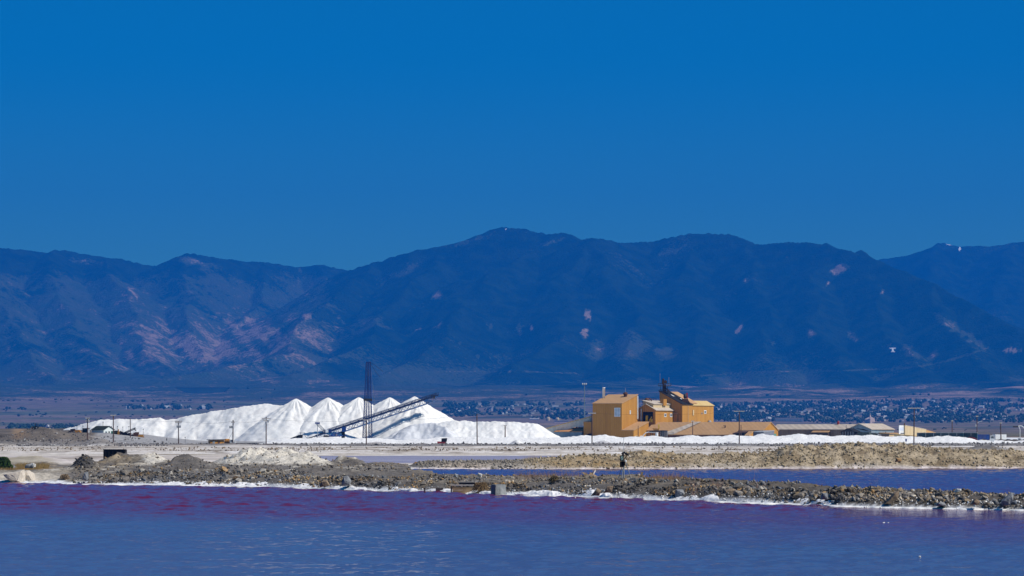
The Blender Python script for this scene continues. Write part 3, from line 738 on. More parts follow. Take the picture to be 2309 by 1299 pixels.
# berm of scraped salt in front of the works
def berm_height(u, d):
    x = (u - UC) / F * d
    top = np.interp(u, [540, 590, 640, 700, 760, 840, 900, 960, 1040, 1120, 1180, 1240, 1320, 1360, 1420, 1500, 1600, 1700, 1800, 1900, 2000, 2040, 2090, 2140, 2180, 2205, 2235, 2260, 2285, 2309, 2400],
                    [1004, 1000, 992, 989, 988, 990, 994, 989, 987, 987, 989, 987, 984, 982, 986, 985, 984, 983, 982, 983, 985, 986, 988, 986, 989, 995, 994, 995, 998, 995, 994])
    h = zat(top, 1215) - 0.9
    n1 = fbm(x / 7, d / 7, 4, 803); n2 = fbm(x / 1.6, d / 1.6, 3, 805); lump = vnoise(x / 3.2, d / 3.2, 807)
    d0 = 1215 + 3 * n1
    prof = np.where(d < d0, sstep(d0 - 26, d0 - 3, d) ** 1.1, sstep(d0 + 14, d0 + 2, d))
    mound = bumpf(u, d, 1360, 1180, 26, 9, 1.5) + bumpf(u, d, 1648, 1178, 24, 9, 1.4) + bumpf(u, d, 1165, 1178, 14, 8, 1.7) + bumpf(u, d, 1440, 1184, 10, 5, 0.6) + bumpf(u, d, 850, 1172, 36, 9, 1.2)
    return land(u, d) * 0.0 + 0.9 + 0.004 * (d - 1150) + np.maximum(h, 0) * prof * (0.93 + 0.22 * n1 + 0.13 * (lump - 0.5)) + 0.22 * n2 * prof + mound * (1 + 0.2 * n2) - 2.2 * sstep(1151, 1143, d) - 3 * sstep(1238, 1246, d) - 2.0 * sstep(580, 545, u)
def berm_color(u, d, z):
    x = (u - UC) / F * d
    n = fbm(x / 2.5, d / 2.5, 4, 811)
    c = np.zeros(u.shape + (3,)) + [0.86, 0.84, 0.80]
    g = bumpf(u, d, 1360, 1178, 28, 9, 1.2) + bumpf(u, d, 1648, 1176, 26, 9, 1.2) + bumpf(u, d, 1165, 1176, 18, 8, 1.0) + bumpf(u, d, 870, 1168, 40, 9, 1.3) + bumpf(u, d, 1440, 1182, 10, 5, 0.9)
    c = lerp3(c, [0.46, 0.44, 0.43], np.clip(g, 0, 1) * sstep(-0.5, 0.2, n))
    c = lerp3(c, [0.36, 0.31, 0.26], 0.8 * np.clip(bumpf(u, d, 820, 1163, 26, 7, 1.3), 0, 1))
    return c
salt_berm = fan(np.arange(545, 2640, 3.0), np.arange(1142, 1248, 0.9), berm_height, berm_color, 'salt_berm', attr_ground('berm_salt_skin', 0.9, 0.10, 0.8, 0.5, speck=(0.30, 0.28, 0.26), scale2=1.3))

# ------------------------------------------------------------------ rocks of the dike
def tri_arrays(me):
    v = np.array([p.co for p in me.vertices]); me.calc_loop_triangles()
    return v, np.array([t.vertices[:] for t in me.loop_triangles])
def rock_mesh(seed, flat_=0.75, npt=13):
    r = random.Random(seed); bm = bmesh.new()
    for i in range(npt):
        z = r.uniform(-1, 1); t = r.uniform(0, 6.283); k = math.sqrt(1 - z * z)
        bm.verts.new((k * math.cos(t) * r.uniform(.8, 1.1), k * math.sin(t) * r.uniform(.6, 1.0), z * flat_))
    res = bmesh.ops.convex_hull(bm, input=bm.verts)
    bmesh.ops.delete(bm, geom=[g for g in res['geom_interior'] if isinstance(g, bmesh.types.BMVert)], context='VERTS')
    me = bpy.data.meshes.new('rock'); bm.to_mesh(me); bm.free()
    return me
ROCKS = [rock_mesh(100 + i, 0.55 + 0.05 * (i % 6)) for i in range(14)]
def tri_arrays(me):
    v = np.array([p.co for p in me.vertices]); me.calc_loop_triangles()
    return v, np.array([t.vertices[:] for t in me.loop_triangles])
ROCK_TRI = [tri_arrays(rock_mesh(300 + i, 0.55 + 0.05 * (i % 6), 8)) for i in range(12)]
LEAF_TRI = [(np.array([(-.5, 0, -.5), (.5, 0, -.5), (.3, .2, .5), (-.3, -.2, .5)], float), np.array([(0, 1, 2), (0, 2, 3)]))]

def rot_mats(n, full=True):
    q = RNG.normal(size=(n, 4)); q /= np.linalg.norm(q, axis=1)[:, None]
    w, x, y, z = q.T
    return np.stack([np.stack([1 - 2 * (y * y + z * z), 2 * (x * y - z * w), 2 * (x * z + y * w)], -1), np.stack([2 * (x * y + z * w), 1 - 2 * (x * x + z * z), 2 * (y * z - x * w)], -1), np.stack([2 * (x * z - y * w), 2 * (y * z + x * w), 1 - 2 * (x * x + y * y)], -1)], 1)

def scatter(name, P_, S_, cols, mat, src=None, parent=None, kind='stuff', aspect=(1, 1, 1)):
    """Many pieces joined into one mesh. P_ positions (n,3), S_ sizes (n,), cols (n,3)."""
    src = src or ROCK_TRI
    R_ = rot_mats(len(P_)); pick = RNG.integers(0, len(src), len(P_))
    Vs, Fs, Cs, off = [], [], [], 0
    for k, (v, f) in enumerate(src):
        ii = np.nonzero(pick == k)[0]
        if not len(ii): continue
        vv = np.einsum('nij,mj->nmi', R_[ii], v) * S_[ii][:, None, None] * np.array(aspect) + P_[ii][:, None, :]
        ff = f[None] + (np.arange(len(ii)) * len(v))[:, None, None] + off
        Vs.append(vv.reshape(-1, 3)); Fs.append(ff.reshape(-1, 3)); Cs.append(np.repeat(cols[ii], len(v), 0)); off += len(ii) * len(v)
    o = new_obj(name, raw_mesh(name, np.concatenate(Vs), np.concatenate(Fs), np.concatenate(Cs)), mat, parent)
    return setp(o, kind=kind)

ROCK_COLS = np.array([[.17, .145, .118], [.22, .185, .145], [.09, .08, .07], [.14, .132, .128], [.38, .34, .285], [.045, .042, .04], [.21, .155, .095], [.30, .195, .095], [.15, .153, .157]])
def rock_cols(n, w=None):
    c = ROCK_COLS[RNG.choice(len(ROCK_COLS), n, p=w)]
    return np.clip(c * RNG.uniform(0.75, 1.25, (n, 1)), 0.02, 0.8)

def attr_mat(name, rough=0.95, scale=6.0, amt=0.3, bmp=0.4, spec=0.2):
    m, n, l, p = nodes_of(name)
    a = n.new('ShaderNodeAttribute'); a.attribute_name = 'Col'
    t = noise_node(n, l, scale, 5, 0.7)
    l.new(mixc(n, l, mixc(n, l, a.outputs['Color'], tuple([1 - amt] * 3), 1.0, 'MULTIPLY'), mixc(n, l, a.outputs['Color'], tuple([1 + amt] * 3), 1.0, 'MULTIPLY'), t.outputs['Fac']), p.inputs['Base Color'])
    p.inputs['Roughness'].default_value = rough; p.inputs['Specular IOR Level'].default_value = spec
    if bmp: bump(n, l, p, t.outputs['Fac'], bmp, 0.05)
    return m
M_stone_attr = attr_mat('rubble_stone')
def dike_points(n, u_lo, u_hi, tmin, tmax, power=1.0):
    u = RNG.uniform(u_lo, u_hi, n); e = front_edge(u)
    x = xat(u, e); y0 = e
    t = tmin + (tmax - tmin) * RNG.random(n) ** power
    d = e + t; return u, d
def width_at(u): return np.interp(u, [0, 160, 300, 900, 1000, 1400, 1700, 2309, 2640], [16, 20, 22, 26, 20, 16, 14, 12, 12])
dike = thing('rocky_dike', None, None); del_keys = [k for k in dike.keys()]
dike['kind'] = 'structure'
# individually visible stones
M_STONES = []
for i, c in enumerate([(.20, .17, .138), (.26, .22, .175), (.09, .08, .07), (.15, .146, .142), (.40, .36, .30), (.24, .178, .105), (.34, .21, .095)]):
    M_STONES.append(paint('stone', c, 0.95, 0.35, 4.0, (0.45, 0.43, 0.40), 0.45, bmp=0.5))
STONE_MESH = {}
def stone_mesh(i, j):
    if (i, j) not in STONE_MESH:
        me = ROCKS[i].copy(); me.name = 'stone'; me.materials.append(M_STONES[j]); STONE_MESH[(i, j)] = me
    return STONE_MESH[(i, j)]
rs = random.Random(5)
def put_stone(u, d, s, j, sink=0.25, rot=None):
    o = bpy.data.objects.new('stone', stone_mesh(rs.randrange(14), j)); C.objects.link(o)
    z = float(land(np.array([[u]]), np.array([[d]]))[0, 0])
    o.location = (xat(u, d), d, z + s * sink); o.scale = (s * rs.uniform(.85, 1.25), s * rs.uniform(.8, 1.1), s * rs.uniform(.7, 1.0))
    o.rotation_euler = rot or (rs.uniform(-.6, .6), rs.uniform(-.6, .6), rs.uniform(0, 6.28))
    o.parent = dike
    return o
for k in range(285):
    w = rs.random()
    u = rs.uniform(1640, 2330) if w < 0.58 else (rs.uniform(170, 420) if w < 0.70 else rs.uniform(420, 1640))
    e = float(front_edge(u)); wd = float(width_at(u))
    right = u > 1640
    d = e + rs.uniform(0.6, wd * (0.75 if right else 0.6)); s = ((0.19 + 0.34 * rs.random() ** 2) if right else (0.17 + 0.34 * rs.random() ** 2.5)) * (d / 260)
    put_stone(u, d, s, rs.choices(range(7), [5, 4, 3, 2, 2, 3, 1] if right else [5, 4, 3, 5, 2, 1, 1])[0])
def ground_z(u, d): return land(u[None, :], d[None, :])[0]
# small rubble, too many to pick apart
def rubble(name, n, u_lo, u_hi, tmin, tfrac, s_lo, s_hi, sink=0.2, weights=None, mat=None):
    u = RNG.uniform(u_lo, u_hi, n); e = front_edge(u)
    d = e + tmin + RNG.random(n) ** 1.15 * width_at(u) * tfrac
    s = s_lo + (s_hi - s_lo) * RNG.random(n) ** 4
    clump = vnoise(xat(u, d) / 2.5, d / 2.5, 901) > 0.30
    u, d, s = u[clump], d[clump], s[clump]
    P_ = np.stack([xat(u, d), d, ground_z(u, d) + s * sink], -1)
    cl = rock_cols(len(u), weights)
    n_ = fbm(xat(u, d) / 4, d / 3, 3, 911); b_ = fbm(xat(u, d) / 7, d / 5, 3, 913)
    cl = cl * np.clip(0.95 + 0.75 * n_, 0.35, 1.6)[:, None]; cl = cl * (1 + np.clip(b_, -.5, .7)[:, None] * np.array([.25, .02, -.35]))
    return scatter(name, P_, s, np.clip(cl, .02, .7), mat or M_stone_attr, parent=dike)
rubble('rubble', 24000, 165, 1650, 0.8, 0.98, 0.035, 0.24)
rubble('rubble', 9000, 1600, 2640, 0.4, 1.0, 0.06, 0.32, weights=[.2, .17, .13, .08, .12, .09, .12, .06, .03])
rubble('rubble', 4200, 1500, 2640, 6, 1.9, 0.05, 0.26)
rubble('rubble', 1500, 165, 900, 0.8, 0.9, 0.1, 0.33, weights=[.15, .12, .14, .2, .06, .12, .04, .02, .15])
# broken ground on the crest between the ponds and on the left land
u_ = RNG.uniform(170, 1560, 11000); d_ = np.where(u_ < 930, RNG.uniform(352, 500, 11000), front_edge(u_) + RNG.uniform(11, 55, 11000))
ok_ = (d_ < mid_near(u_) - 2) | (u_ < 900)
u_, d_ = u_[ok_], d_[ok_]; s_ = 0.05 + 0.22 * RNG.random(len(u_)) ** 4
scatter('rubble', np.stack([xat(u_, d_), d_, ground_z(u_, d_) + s_ * .2], -1), s_, rock_cols(len(u_)), M_stone_attr, parent=dike)
# darker slag on the left mounds
u_ = np.concatenate([RNG.normal(190, 17, 420), RNG.uniform(170, 930, 3600)]); d_ = np.concatenate([RNG.normal(395, 5, 420), RNG.uniform(350, 480, 3600)]); s_ = 0.05 + 0.26 * RNG.random(len(u_)) ** 4
cs_ = rock_cols(len(u_)) * np.where(np.arange(len(u_)) < 420, .5, .9)[:, None]
scatter('rubble', np.stack([xat(u_, d_), d_, ground_z(u_, d_) + s_ * .2], -1), s_, cs_, M_stone_attr, parent=dike)
# clods over the brown bank
u_ = RNG.uniform(940, 2640, 15000); d_ = mid_far(u_) + RNG.random(15000) ** 1.2 * 26 + 0.5; s_ = 0.07 + 0.30 * RNG.random(15000) ** 3
cc_ = np.where(u_[:, None] > 1180, np.array([[.36, .285, .175]]), np.array([[.24, .21, .17]])) * RNG.uniform(.62, 1.2, (15000, 1)); cc_[RNG.random(15000) < 0.03] = [.5, .45, .38]
setp(scatter('bank_clods', np.stack([xat(u_, d_), d_, ground_z(u_, d_) + s_ * .15], -1), s_, cc_, attr_mat('clod', 0.95, 5, 0.3, 0.5)), kind='stuff')
# rubble along the pole line and over the spoil heap
u_ = np.concatenate([RNG.uniform(-200, 2600, 5200), RNG.uniform(-200, 380, 2600)]); d_ = np.concatenate([RNG.normal(1126, 7, 5200), RNG.uniform(1085, 1170, 2600)]); s_ = 0.15 + 0.6 * RNG.random(len(u_)) ** 4
cg_ = np.array([[.13, .118, .105]]) * RNG.uniform(.5, 1.6, (len(u_), 1)); cg_[RNG.random(len(u_)) < .12] = [.5, .48, .45]
scatter('yard_rubble', np.stack([xat(u_, d_), d_, ground_z(u_, d_) + s_ * .15], -1), s_, cg_, M_stone_attr)
# low scrub on the salt flat
u_ = RNG.uniform(-200, 2600, 7000); d_ = RNG.choice([875, 900, 1000, 940], 7000) + RNG.normal(0, 22, 7000)
kp_ = fbm(xat(u_, d_) / 14, d_ / 20, 3, 933) > -0.05
u_, d_ = u_[kp_], d_[kp_]; s_ = 0.12 + 0.4 * RNG.random(len(u_)) ** 3
scatter('salt_scrub', np.stack([xat(u_, d_), d_, ground_z(u_, d_) + s_ * .3], -1), s_, np.array([[.20, .15, .095]]) * RNG.uniform(.5, 1.5, (len(u_), 1)), attr_mat('scrub', 1.0, 3, .4, 0))

# salt crust along the water line: a lumpy white ledge, broken where rocks stand in the water
us_ = np.arange(240, 2640, 2.6); ts2_ = np.arange(-0.9, 3.4, 0.11)
U_, T2_ = np.meshgrid(us_, ts2_); EB = front_edge(U_) + 2.2 * fbm(xat(U_, front_edge(U_)) / 9, front_edge(U_) / 9, 4, 3)
D2_ = EB + T2_; X_ = xat(U_, D2_)
amt = np.interp(U_, [240, 330, 480, 1000, 1150, 1700, 1880, 1960, 2040, 2640], [0, .45, .8, .9, 1.0, 1.0, .8, .25, .2, .15])
amt = amt * np.clip(0.55 + 1.3 * fbm(X_ / 2.6, U_ * 0 + 2, 3, 951), 0, 1.15)
env = sstep(-0.8, 0.1, T2_) * sstep(2.4, 0.9, T2_ + 0.9 * fbm(X_ / 1.5, D2_ / 1.5, 3, 953))
lump = (1 - np.abs(fbm(X_ / 0.34, D2_ / 0.34, 2, 955))) * .34 + vnoise(X_ / .8, D2_ / .8, 957) * .30 - .08
Z_ = np.maximum(land(U_, D2_), -0.06) - 0.05 + amt * env * (0.03 + lump * 0.50) - (1 - np.minimum(amt * env * 4, 1)) * 0.12
crust = new_obj('salt_crust', grid_mesh('salt_crust', X_, D2_, Z_, np.zeros(U_.shape + (3,)) + [.84, .82, .80], smooth=False, keep=(amt * env > 0.12)), attr_mat('crust', .8, 5, .06, .4))
setp(crust, kind='stuff')
u_ = RNG.uniform(300, 2640, 2600); d_ = front_edge(u_) + RNG.normal(1.0, 1.1, 2600) + 2.2 * fbm(xat(u_, front_edge(u_)) / 9, front_edge(u_) / 9, 4, 3); s_ = 0.03 + 0.11 * RNG.random(2600) ** 2.5; gz_ = np.maximum(ground_z(u_, d_), -0.03)
scatter('salt_crust', np.stack([xat(u_, d_), d_, gz_ + s_ * .3], -1), s_, np.array([[.82, .81, .79]]) * RNG.uniform(.85, 1.02, (2600, 1)), attr_mat('crust_lump', .8, 5, .06, .4), aspect=(1.1, 1.0, .9))
ico = bmesh.new(); bmesh.ops.create_icosphere(ico, subdivisions=1, radius=1.0); mico = bpy.data.meshes.new('lump'); ico.to_mesh(mico); ico.free()
LUMP = []
for k in range(5):
    v, f = tri_arrays(mico); LUMP.append((v * (1 + 0.35 * (np.random.default_rng(k).random((len(v), 1)) - .5)), f))
# thin salt shelf at the water's edge
def shelf_strip(name, us, off0, off1, z, mat):
    us = np.asarray(us); e = front_edge(us) + 2.2 * fbm(xat(us, front_edge(us)) / 9, front_edge(us) / 9, 4, 3)
    w = 0.8 * fbm(us / 25, us * 0, 3, 77)
    V = []; q = []
    for u, ee, ww in zip(us, e, w):
        for k, (o_, zz) in enumerate(((off0 + ww, -0.05), (off0 + 0.3 + ww, z), (off1, z + .03), (off1 + .5, -0.05))):
            V.append((xat(u, ee + o_), ee + o_, zz))
    for i in range(len(us) - 1):
        for k in range(3): q.append((4 * i + k, 4 * i + 4 + k, 4 * i + 5 + k, 4 * i + 1 + k))
    return setp(new_obj(name, raw_mesh(name, V, q, smooth=True), mat), kind='structure')
shelf_strip('salt_shelf', np.arange(150, 2640, 6), -0.8, 1.4, 0.07, M_berm)

# dry stems
def stems(name, n, fn, h_lo, h_hi, col, w=0.012, lean=0.25):
    V = np.zeros((n, 3, 3)); u, d = fn(n); z = ground_z(u, d); x = xat(u, d); h = h_lo + (h_hi - h_lo) * RNG.random(n) ** 1.6
    V[:, 0] = np.stack([x - w, d, z - .05], -1); V[:, 1] = np.stack([x + w, d, z - .05], -1)
    V[:, 2] = np.stack([x + RNG.normal(0, lean, n) * h, d + RNG.normal(0, lean, n) * h, z + h], -1)
    cols = np.repeat(np.array([col]) * RNG.uniform(.6, 1.4, (n, 1)), 3, 0)
    return setp(new_obj(name, raw_mesh(name, V.reshape(-1, 3), np.arange(3 * n).reshape(-1, 3), cols), attr_mat('dry_stem', 1, 3, .2, 0)), kind='stuff')
stems('dry_grass', 900, lambda n: (RNG.uniform(1160, 1335, n), mid_near(RNG.uniform(1160, 1335, n)) - RNG.uniform(8, 18, n)), .3, 1.0, (.42, .25, .16))
stems('dry_grass', 900, lambda n: (np.clip(RNG.normal(1510, 35, n), 1440, 1640), 288 + RNG.uniform(-9, 6, n)), .15, .9, (.45, .24, .12))
stems('dry_grass', 140, lambda n: (RNG.choice([1566, 1618, 1705, 1990, 2250], n) + RNG.normal(0, 5, n), 262 - RNG.uniform(0, 8, n)), .4, 1.3, (.36, .22, .17), .014, .5)
stems('dry_grass', 2600, lambda n: (RNG.uniform(36, 110, n), 470 + RNG.uniform(0, 16, n)), .4, 1.0, (.52, .33, .12), .03)
stems('dry_grass', 700, lambda n: (RNG.uniform(0, 60, n), 432 + RNG.uniform(0, 14, n)), .2, .6, (.46, .27, .10), .03)
stems('dry_grass', 700, lambda n: (RNG.normal(1203, 9, n), 562 + RNG.uniform(0, 4, n)), .6, 1.6, (.50, .38, .30), .02)
# ------------------------------------------------------------------ the works: buildings
TH = math.radians(30)
M_wall = ribbed('tan_cladding', (0.47, 0.225, 0.045), (0.50, 0.245, 0.052), 0.9, (0.28, 0.12, 0.03), 0.35)
M_roof = ribbed('tan_roof_sheet', (0.47, 0.275, 0.125), (0.52, 0.31, 0.15), 2.2, (0.33, 0.2, 0.12), 0.4, 0.02)
M_pale_roof = ribbed('pale_roof_sheet', (0.50, 0.42, 0.33), (0.56, 0.48, 0.39), 3.2, (0.30, 0.2, 0.14), 0.45, 0.08)
M_yroof = ribbed('yellow_roof_sheet', (0.60, 0.42, 0.17), (0.64, 0.46, 0.2), 1.1, (0.4, 0.25, 0.1), 0.3, 0.06)
M_black_sheet = paint('black_roof_sheet', (0.012, 0.012, 0.013), 0.9, 0.4, 0.6, (0.06, 0.045, 0.03), 0.3)
M_dark = paint('dark_steel', (0.035, 0.033, 0.032), 0.6, 0.4, 1.2, (0.13, 0.06, 0.03), 0.5)
M_rust = paint('rusty_steel', (0.11, 0.05, 0.028), 0.8, 0.4, 1.4, (0.04, 0.025, 0.02), 0.6)
M_black = paint('black_opening', (0.008, 0.008, 0.008), 0.9, 0.3)
M_white = paint('white_paint', (0.78, 0.78, 0.76), 0.5, 0.06, 1.0, (0.5, 0.42, 0.33), 0.35)
M_grey = paint('grey_steel', (0.36, 0.37, 0.38), 0.5, 0.15, 1.2, (0.2, 0.14, 0.1), 0.4)
M_cream = ribbed('cream_cladding', (0.62, 0.47, 0.26), (0.66, 0.51, 0.30), 0.9, (0.4, 0.3, 0.2), 0.25)
M_bluegrey = ribbed('blue_grey_cladding', (0.20, 0.27, 0.32), (0.23, 0.31, 0.36), 0.9, (0.3, 0.25, 0.2), 0.25)
M_brown = ribbed('brown_cladding', (0.20, 0.15, 0.11), (0.23, 0.17, 0.12), 0.8, (0.1, 0.07, 0.05), 0.4)
M_orange = paint('orange_paint', (0.55, 0.24, 0.03), 0.5, 0.2, 1.0, (0.2, 0.1, 0.04), 0.5)
M_yellow = paint('yellow_paint', (0.65, 0.40, 0.02), 0.45, 0.15, 1.0, (0.2, 0.12, 0.03), 0.4)
M_blue = paint('blue_steel', (0.008, 0.04, 0.18), 0.5, 0.3, 0.8, (0.12, 0.08, 0.06), 0.3)
M_navy = paint('navy_steel', (0.007, 0.025, 0.085), 0.7, 0.3, 1.0)
M_red = paint('red_paint', (0.30, 0.03, 0.02), 0.5, 0.25, 1.0, (0.08, 0.03, 0.02), 0.5)
M_teal = paint('teal_steel', (0.018, 0.055, 0.06), 0.6, 0.4, 0.9, (0.10, 0.06, 0.04), 0.5)
M_timber = paint('pole_timber', (0.11, 0.062, 0.042), 0.9, 0.35, 3.0, (0.07, 0.05, 0.04), 0.5, stretch=(1, 1, 0.15))
M_wood = paint('grey_plank', (0.36, 0.24, 0.13), 0.9, 0.35, 3.0, (0.14, 0.08, 0.05), 0.6, stretch=(0.3, 1, 1))
M_darkwood = paint('dark_plank', (0.06, 0.045, 0.045), 0.9, 0.4, 3.0)
M_porcelain = paint('insulator', (0.30, 0.31, 0.32), 0.3, 0.1)
M_olive = paint('olive_steel', (0.05, 0.055, 0.03), 0.6, 0.3)
M_glass, gn, gl, gp = nodes_of('window_glass')
gp.inputs['Base Color'].default_value = (0.05, 0.06, 0.07, 1); gp.inputs['Roughness'].default_value = 0.08; gp.inputs['Specular IOR Level'].default_value = 0.8
tg = noise_node(gn, gl, 0.8, 2); bump(gn, gl, gp, tg.outputs['Fac'], 0.05, 0.05)
M_sky_glass = paint('sky_reflection_glazing', (0.42, 0.50, 0.58), 0.25, 0.15, 0.6)  # pale blue of the mirrored sky put into the pane colour

def frame(name, label, u, d, zb, th=TH, cat='building', group=None):
    return thing(name, label, cat, (xat(u, d), d, zb), -th, group)

def walls(P, mat, i0, i1, j0, j1, z0, h, name='wall'):
    """h: heights at (i0,j0) (i1,j0) (i1,j1) (i0,j1)."""
    return MB().hexa([(i0, j0, z0), (i1, j0, z0), (i1, j1, z0), (i0, j1, z0)], [(i0, j0, h[0]), (i1, j0, h[1]), (i1, j1, h[2]), (i0, j1, h[3])]).build(name, mat, P)

def roof_quad(P, q, mat, t=0.25, name='roof'):
    return MB().slab(q, t).build(name, mat, P)

def shed(P, wall, roof, i0, i1, j0, j1, h, over=0.35, z0=-1.5, wname='wall', rname='roof'):
    walls(P, wall, i0, i1, j0, j1, z0, [k - 0.03 for k in h], wname)
    def z(i, j):
        s_, t_ = (i - i0) / (i1 - i0), (j - j0) / (j1 - j0)
        return (h[0] * (1 - s_) + h[1] * s_) * (1 - t_) + (h[3] * (1 - s_) + h[2] * s_) * t_ + 0.26
    q = [(i0 - over, j0 - over), (i1 + over, j0 - over), (i1 + over, j1 + over), (i0 - over, j1 + over)]
    return roof_quad(P, [(i, j, z(i, j)) for i, j in q], roof, name=rname)

def gable(P, wall, roof, i0, i1, j0, j1, eave, ridge, axis='b', over=0.4, z0=-1.5, t=0.22, wname='wall'):
    if axis == 'b':
        m = (i0 + i1) / 2
        MB().prism([(i0, j0, z0), (i1, j0, z0), (i1, j0, eave), (m, j0, ridge), (i0, j0, eave)], (0, j1 - j0, 0)).build(wname, wall, P)
        sl = (ridge - eave) / (m - i0)
        for lo, hi in ((i0 - over, m), (m, i1 + over)):
            za, zb_ = (eave - over * sl, ridge) if hi == m else (ridge, eave - over * sl)
            roof_quad(P, [(lo, j0 - over, za + t + .02), (hi, j0 - over, zb_ + t + .02), (hi, j1 + over, zb_ + t + .02), (lo, j1 + over, za + t + .02)], roof, t)
    else:
        m = (j0 + j1) / 2
        MB().prism([(i0, j0, z0), (i0, j1, z0), (i0, j1, eave), (i0, m, ridge), (i0, j0, eave)], (i1 - i0, 0, 0)).build(wname, wall, P)
        sl = (ridge - eave) / (m - j0)
        for lo, hi in ((j0 - over, m), (m, j1 + over)):
            za, zb_ = (eave - over * sl, ridge) if hi == m else (ridge, eave - over * sl)
            roof_quad(P, [(i0 - over, lo, za + t + .02), (i1 + over, lo, za + t + .02), (i1 + over, hi, zb_ + t + .02), (i0 - over, hi, zb_ + t + .02)], roof, t)

def window(P, face, a, z, w, h, off=0.0, frame_mat=None, pane_mat=None, bar=0.14, name='window', mull=True):
    """face 'L': the wall j = off seen from the left front; 'R': the wall i = off seen from the right front."""
    fm = MB(); pn = MB(); b = bar
    def add(mb, a0, a1, z0, z1, p0, p1):
        if face == 'L': mb.box((a0, off - p1, z0), (a1, off - p0, z1))
        else: mb.box((off + p0, a0, z0), (off + p1, a1, z1))
    add(fm, a, a + w, z, z + b, 0.0, .10); add(fm, a, a + w, z + h - b, z + h, 0.0, .10)
    add(fm, a, a + b, z + b, z + h - b, 0.0, .10); add(fm, a + w - b, a + w, z + b, z + h - b, 0.0, .10)
    if mull: add(fm, a + w / 2 - .05, a + w / 2 + .05, z + b, z + h - b, 0.0, .08)
    f_ = fm.build(name, frame_mat or M_white, P)
    add(pn, a + b, a + w - b, z + b, z + h - b, 0.0, .04)
    pn.build('pane', pane_mat or M_glass, f_)
    return f_

# --- tall square mill with a single-pitch roof
A = frame('mill_building', 'tall tan metal mill building with one-pitch roof and a dark brown shaded front', 1402, 1350, 1.6)
A_W, A_D = 14.4, 14.7
shed(A, M_wall, M_roof, -A_W, 0, 0, A_D, [16.7, 16.7, 20.6, 20.6], 0.25)
window(A, 'L', -3.6, 11.0, 2.9, 3.9, 0.0, M_white, M_sky_glass, 0.22)
window(A, 'R', 7.3, 12.2, 1.0, 1.6, 0.0, M_white, M_sky_glass, 0.18, mull=False)
MB().box((0.0, A_D - .5, 10), (0.35, A_D, 20.2)).build('corner_flashing', M_white, A)
MB().lathe((-4.0, 11.0, 19.8), [(.75, 0), (.75, .9), (1.05, 1.0), (1.05, 1.5), (.6, 2.0), (.1, 2.1)], 12).build('roof_vent', M_rust, A)
MB().tube((-4.0, 11.0, 21.8), (-4.0, 11.0, 23.6), .06).build('lightning_rod', M_grey, A)
MB().lathe((-9.6, -0.35, 2.6), [(.3, 0), (.3, .25), (.1, .3)], 8).build('floodlight', M_white, A)
shed(A, M_wall, M_roof, 0.02, 5.8, 0, 14.2, [5.0, 5.0, 8.6, 8.6], 0.22, wname='annex_wall', rname='annex_roof')
window(A, 'R', 1.2, 1.2, 3.0, 1.5, 5.8, M_cream, M_black, .25, 'bay_door', False)
window(A, 'R', 6.0, 1.2, 2.6, 1.5, 5.8, M_white, M_black, .25, 'bay_door', False)
shed(A, M_wall, M_roof, -A_W - 5.6, -A_W - .02, 2.0, 11.0, [8.6, 8.6, 9.2, 9.2], 0.2, wname='annex_wall', rname='annex_roof')
MB().slab([(-A_W - 4.6, -.6, 2.3), (-A_W - 1.0, -.6, 2.3), (-A_W - .4, 1.98, 3.7), (-A_W - 3.0, 1.98, 3.7)], .25).build('door_hood', M_black_sheet, A)
ch = thing('chimney', 'white cylindrical chimney pipe behind the tall mill roof', 'chimney', (xat(1361.5, 1364), 1364.5, 1.6))
MB().lathe((0, 0, 0), [(.58, 0), (.58, 23.6), (.64, 23.62), (.64, 24.0)], 14).build('pipe', M_white, ch, True)
MB().lathe((0, 0, 17), [(.7, 0), (.7, .3)], 12).build('collar', M_grey, ch)

# inclined gallery and low sheds left of it
g = thing('conveyor_gallery', 'long pale grey inclined conveyor gallery running up to the tall mill', 'conveyor')
MB().prism([at(1222, 970, 1372), at(1238, 981, 1372), at(1336, 952, 1366), at(1336, 938.5, 1366)], (0, 3.2, 0)).build('gallery_wall', ribbed('gallery_sheet', (0.55, 0.56, 0.52), (0.6, 0.6, 0.56), 1.4), g)
MB().prism([at(1220, 968.6, 1371.7), at(1222, 970, 1371.7), at(1337, 938.5, 1365.7), at(1337, 937, 1365.7)], (0, 3.8, 0)).build('gallery_roof', M_yroof, g)
for u in (1262, 1300): MB().tube(at(u, 992, 1371), at(u, 960, 1371), .3).build('support', M_dark, g)
lo = frame('low_shed', 'low shed with orange roof and blue-grey wall beneath the inclined gallery', 1312, 1362, 1.4)
shed(lo, M_bluegrey, paint('orange_roof', (0.56, 0.27, 0.11), .8, .2, 1), -13.5, 0, 0, 8, [4.6, 4.6, 6.4, 6.4], .3)
MB().box((-13, -0.08, -1), (0, -0.02, 1.3)).build('brown_plinth', M_rust, lo)

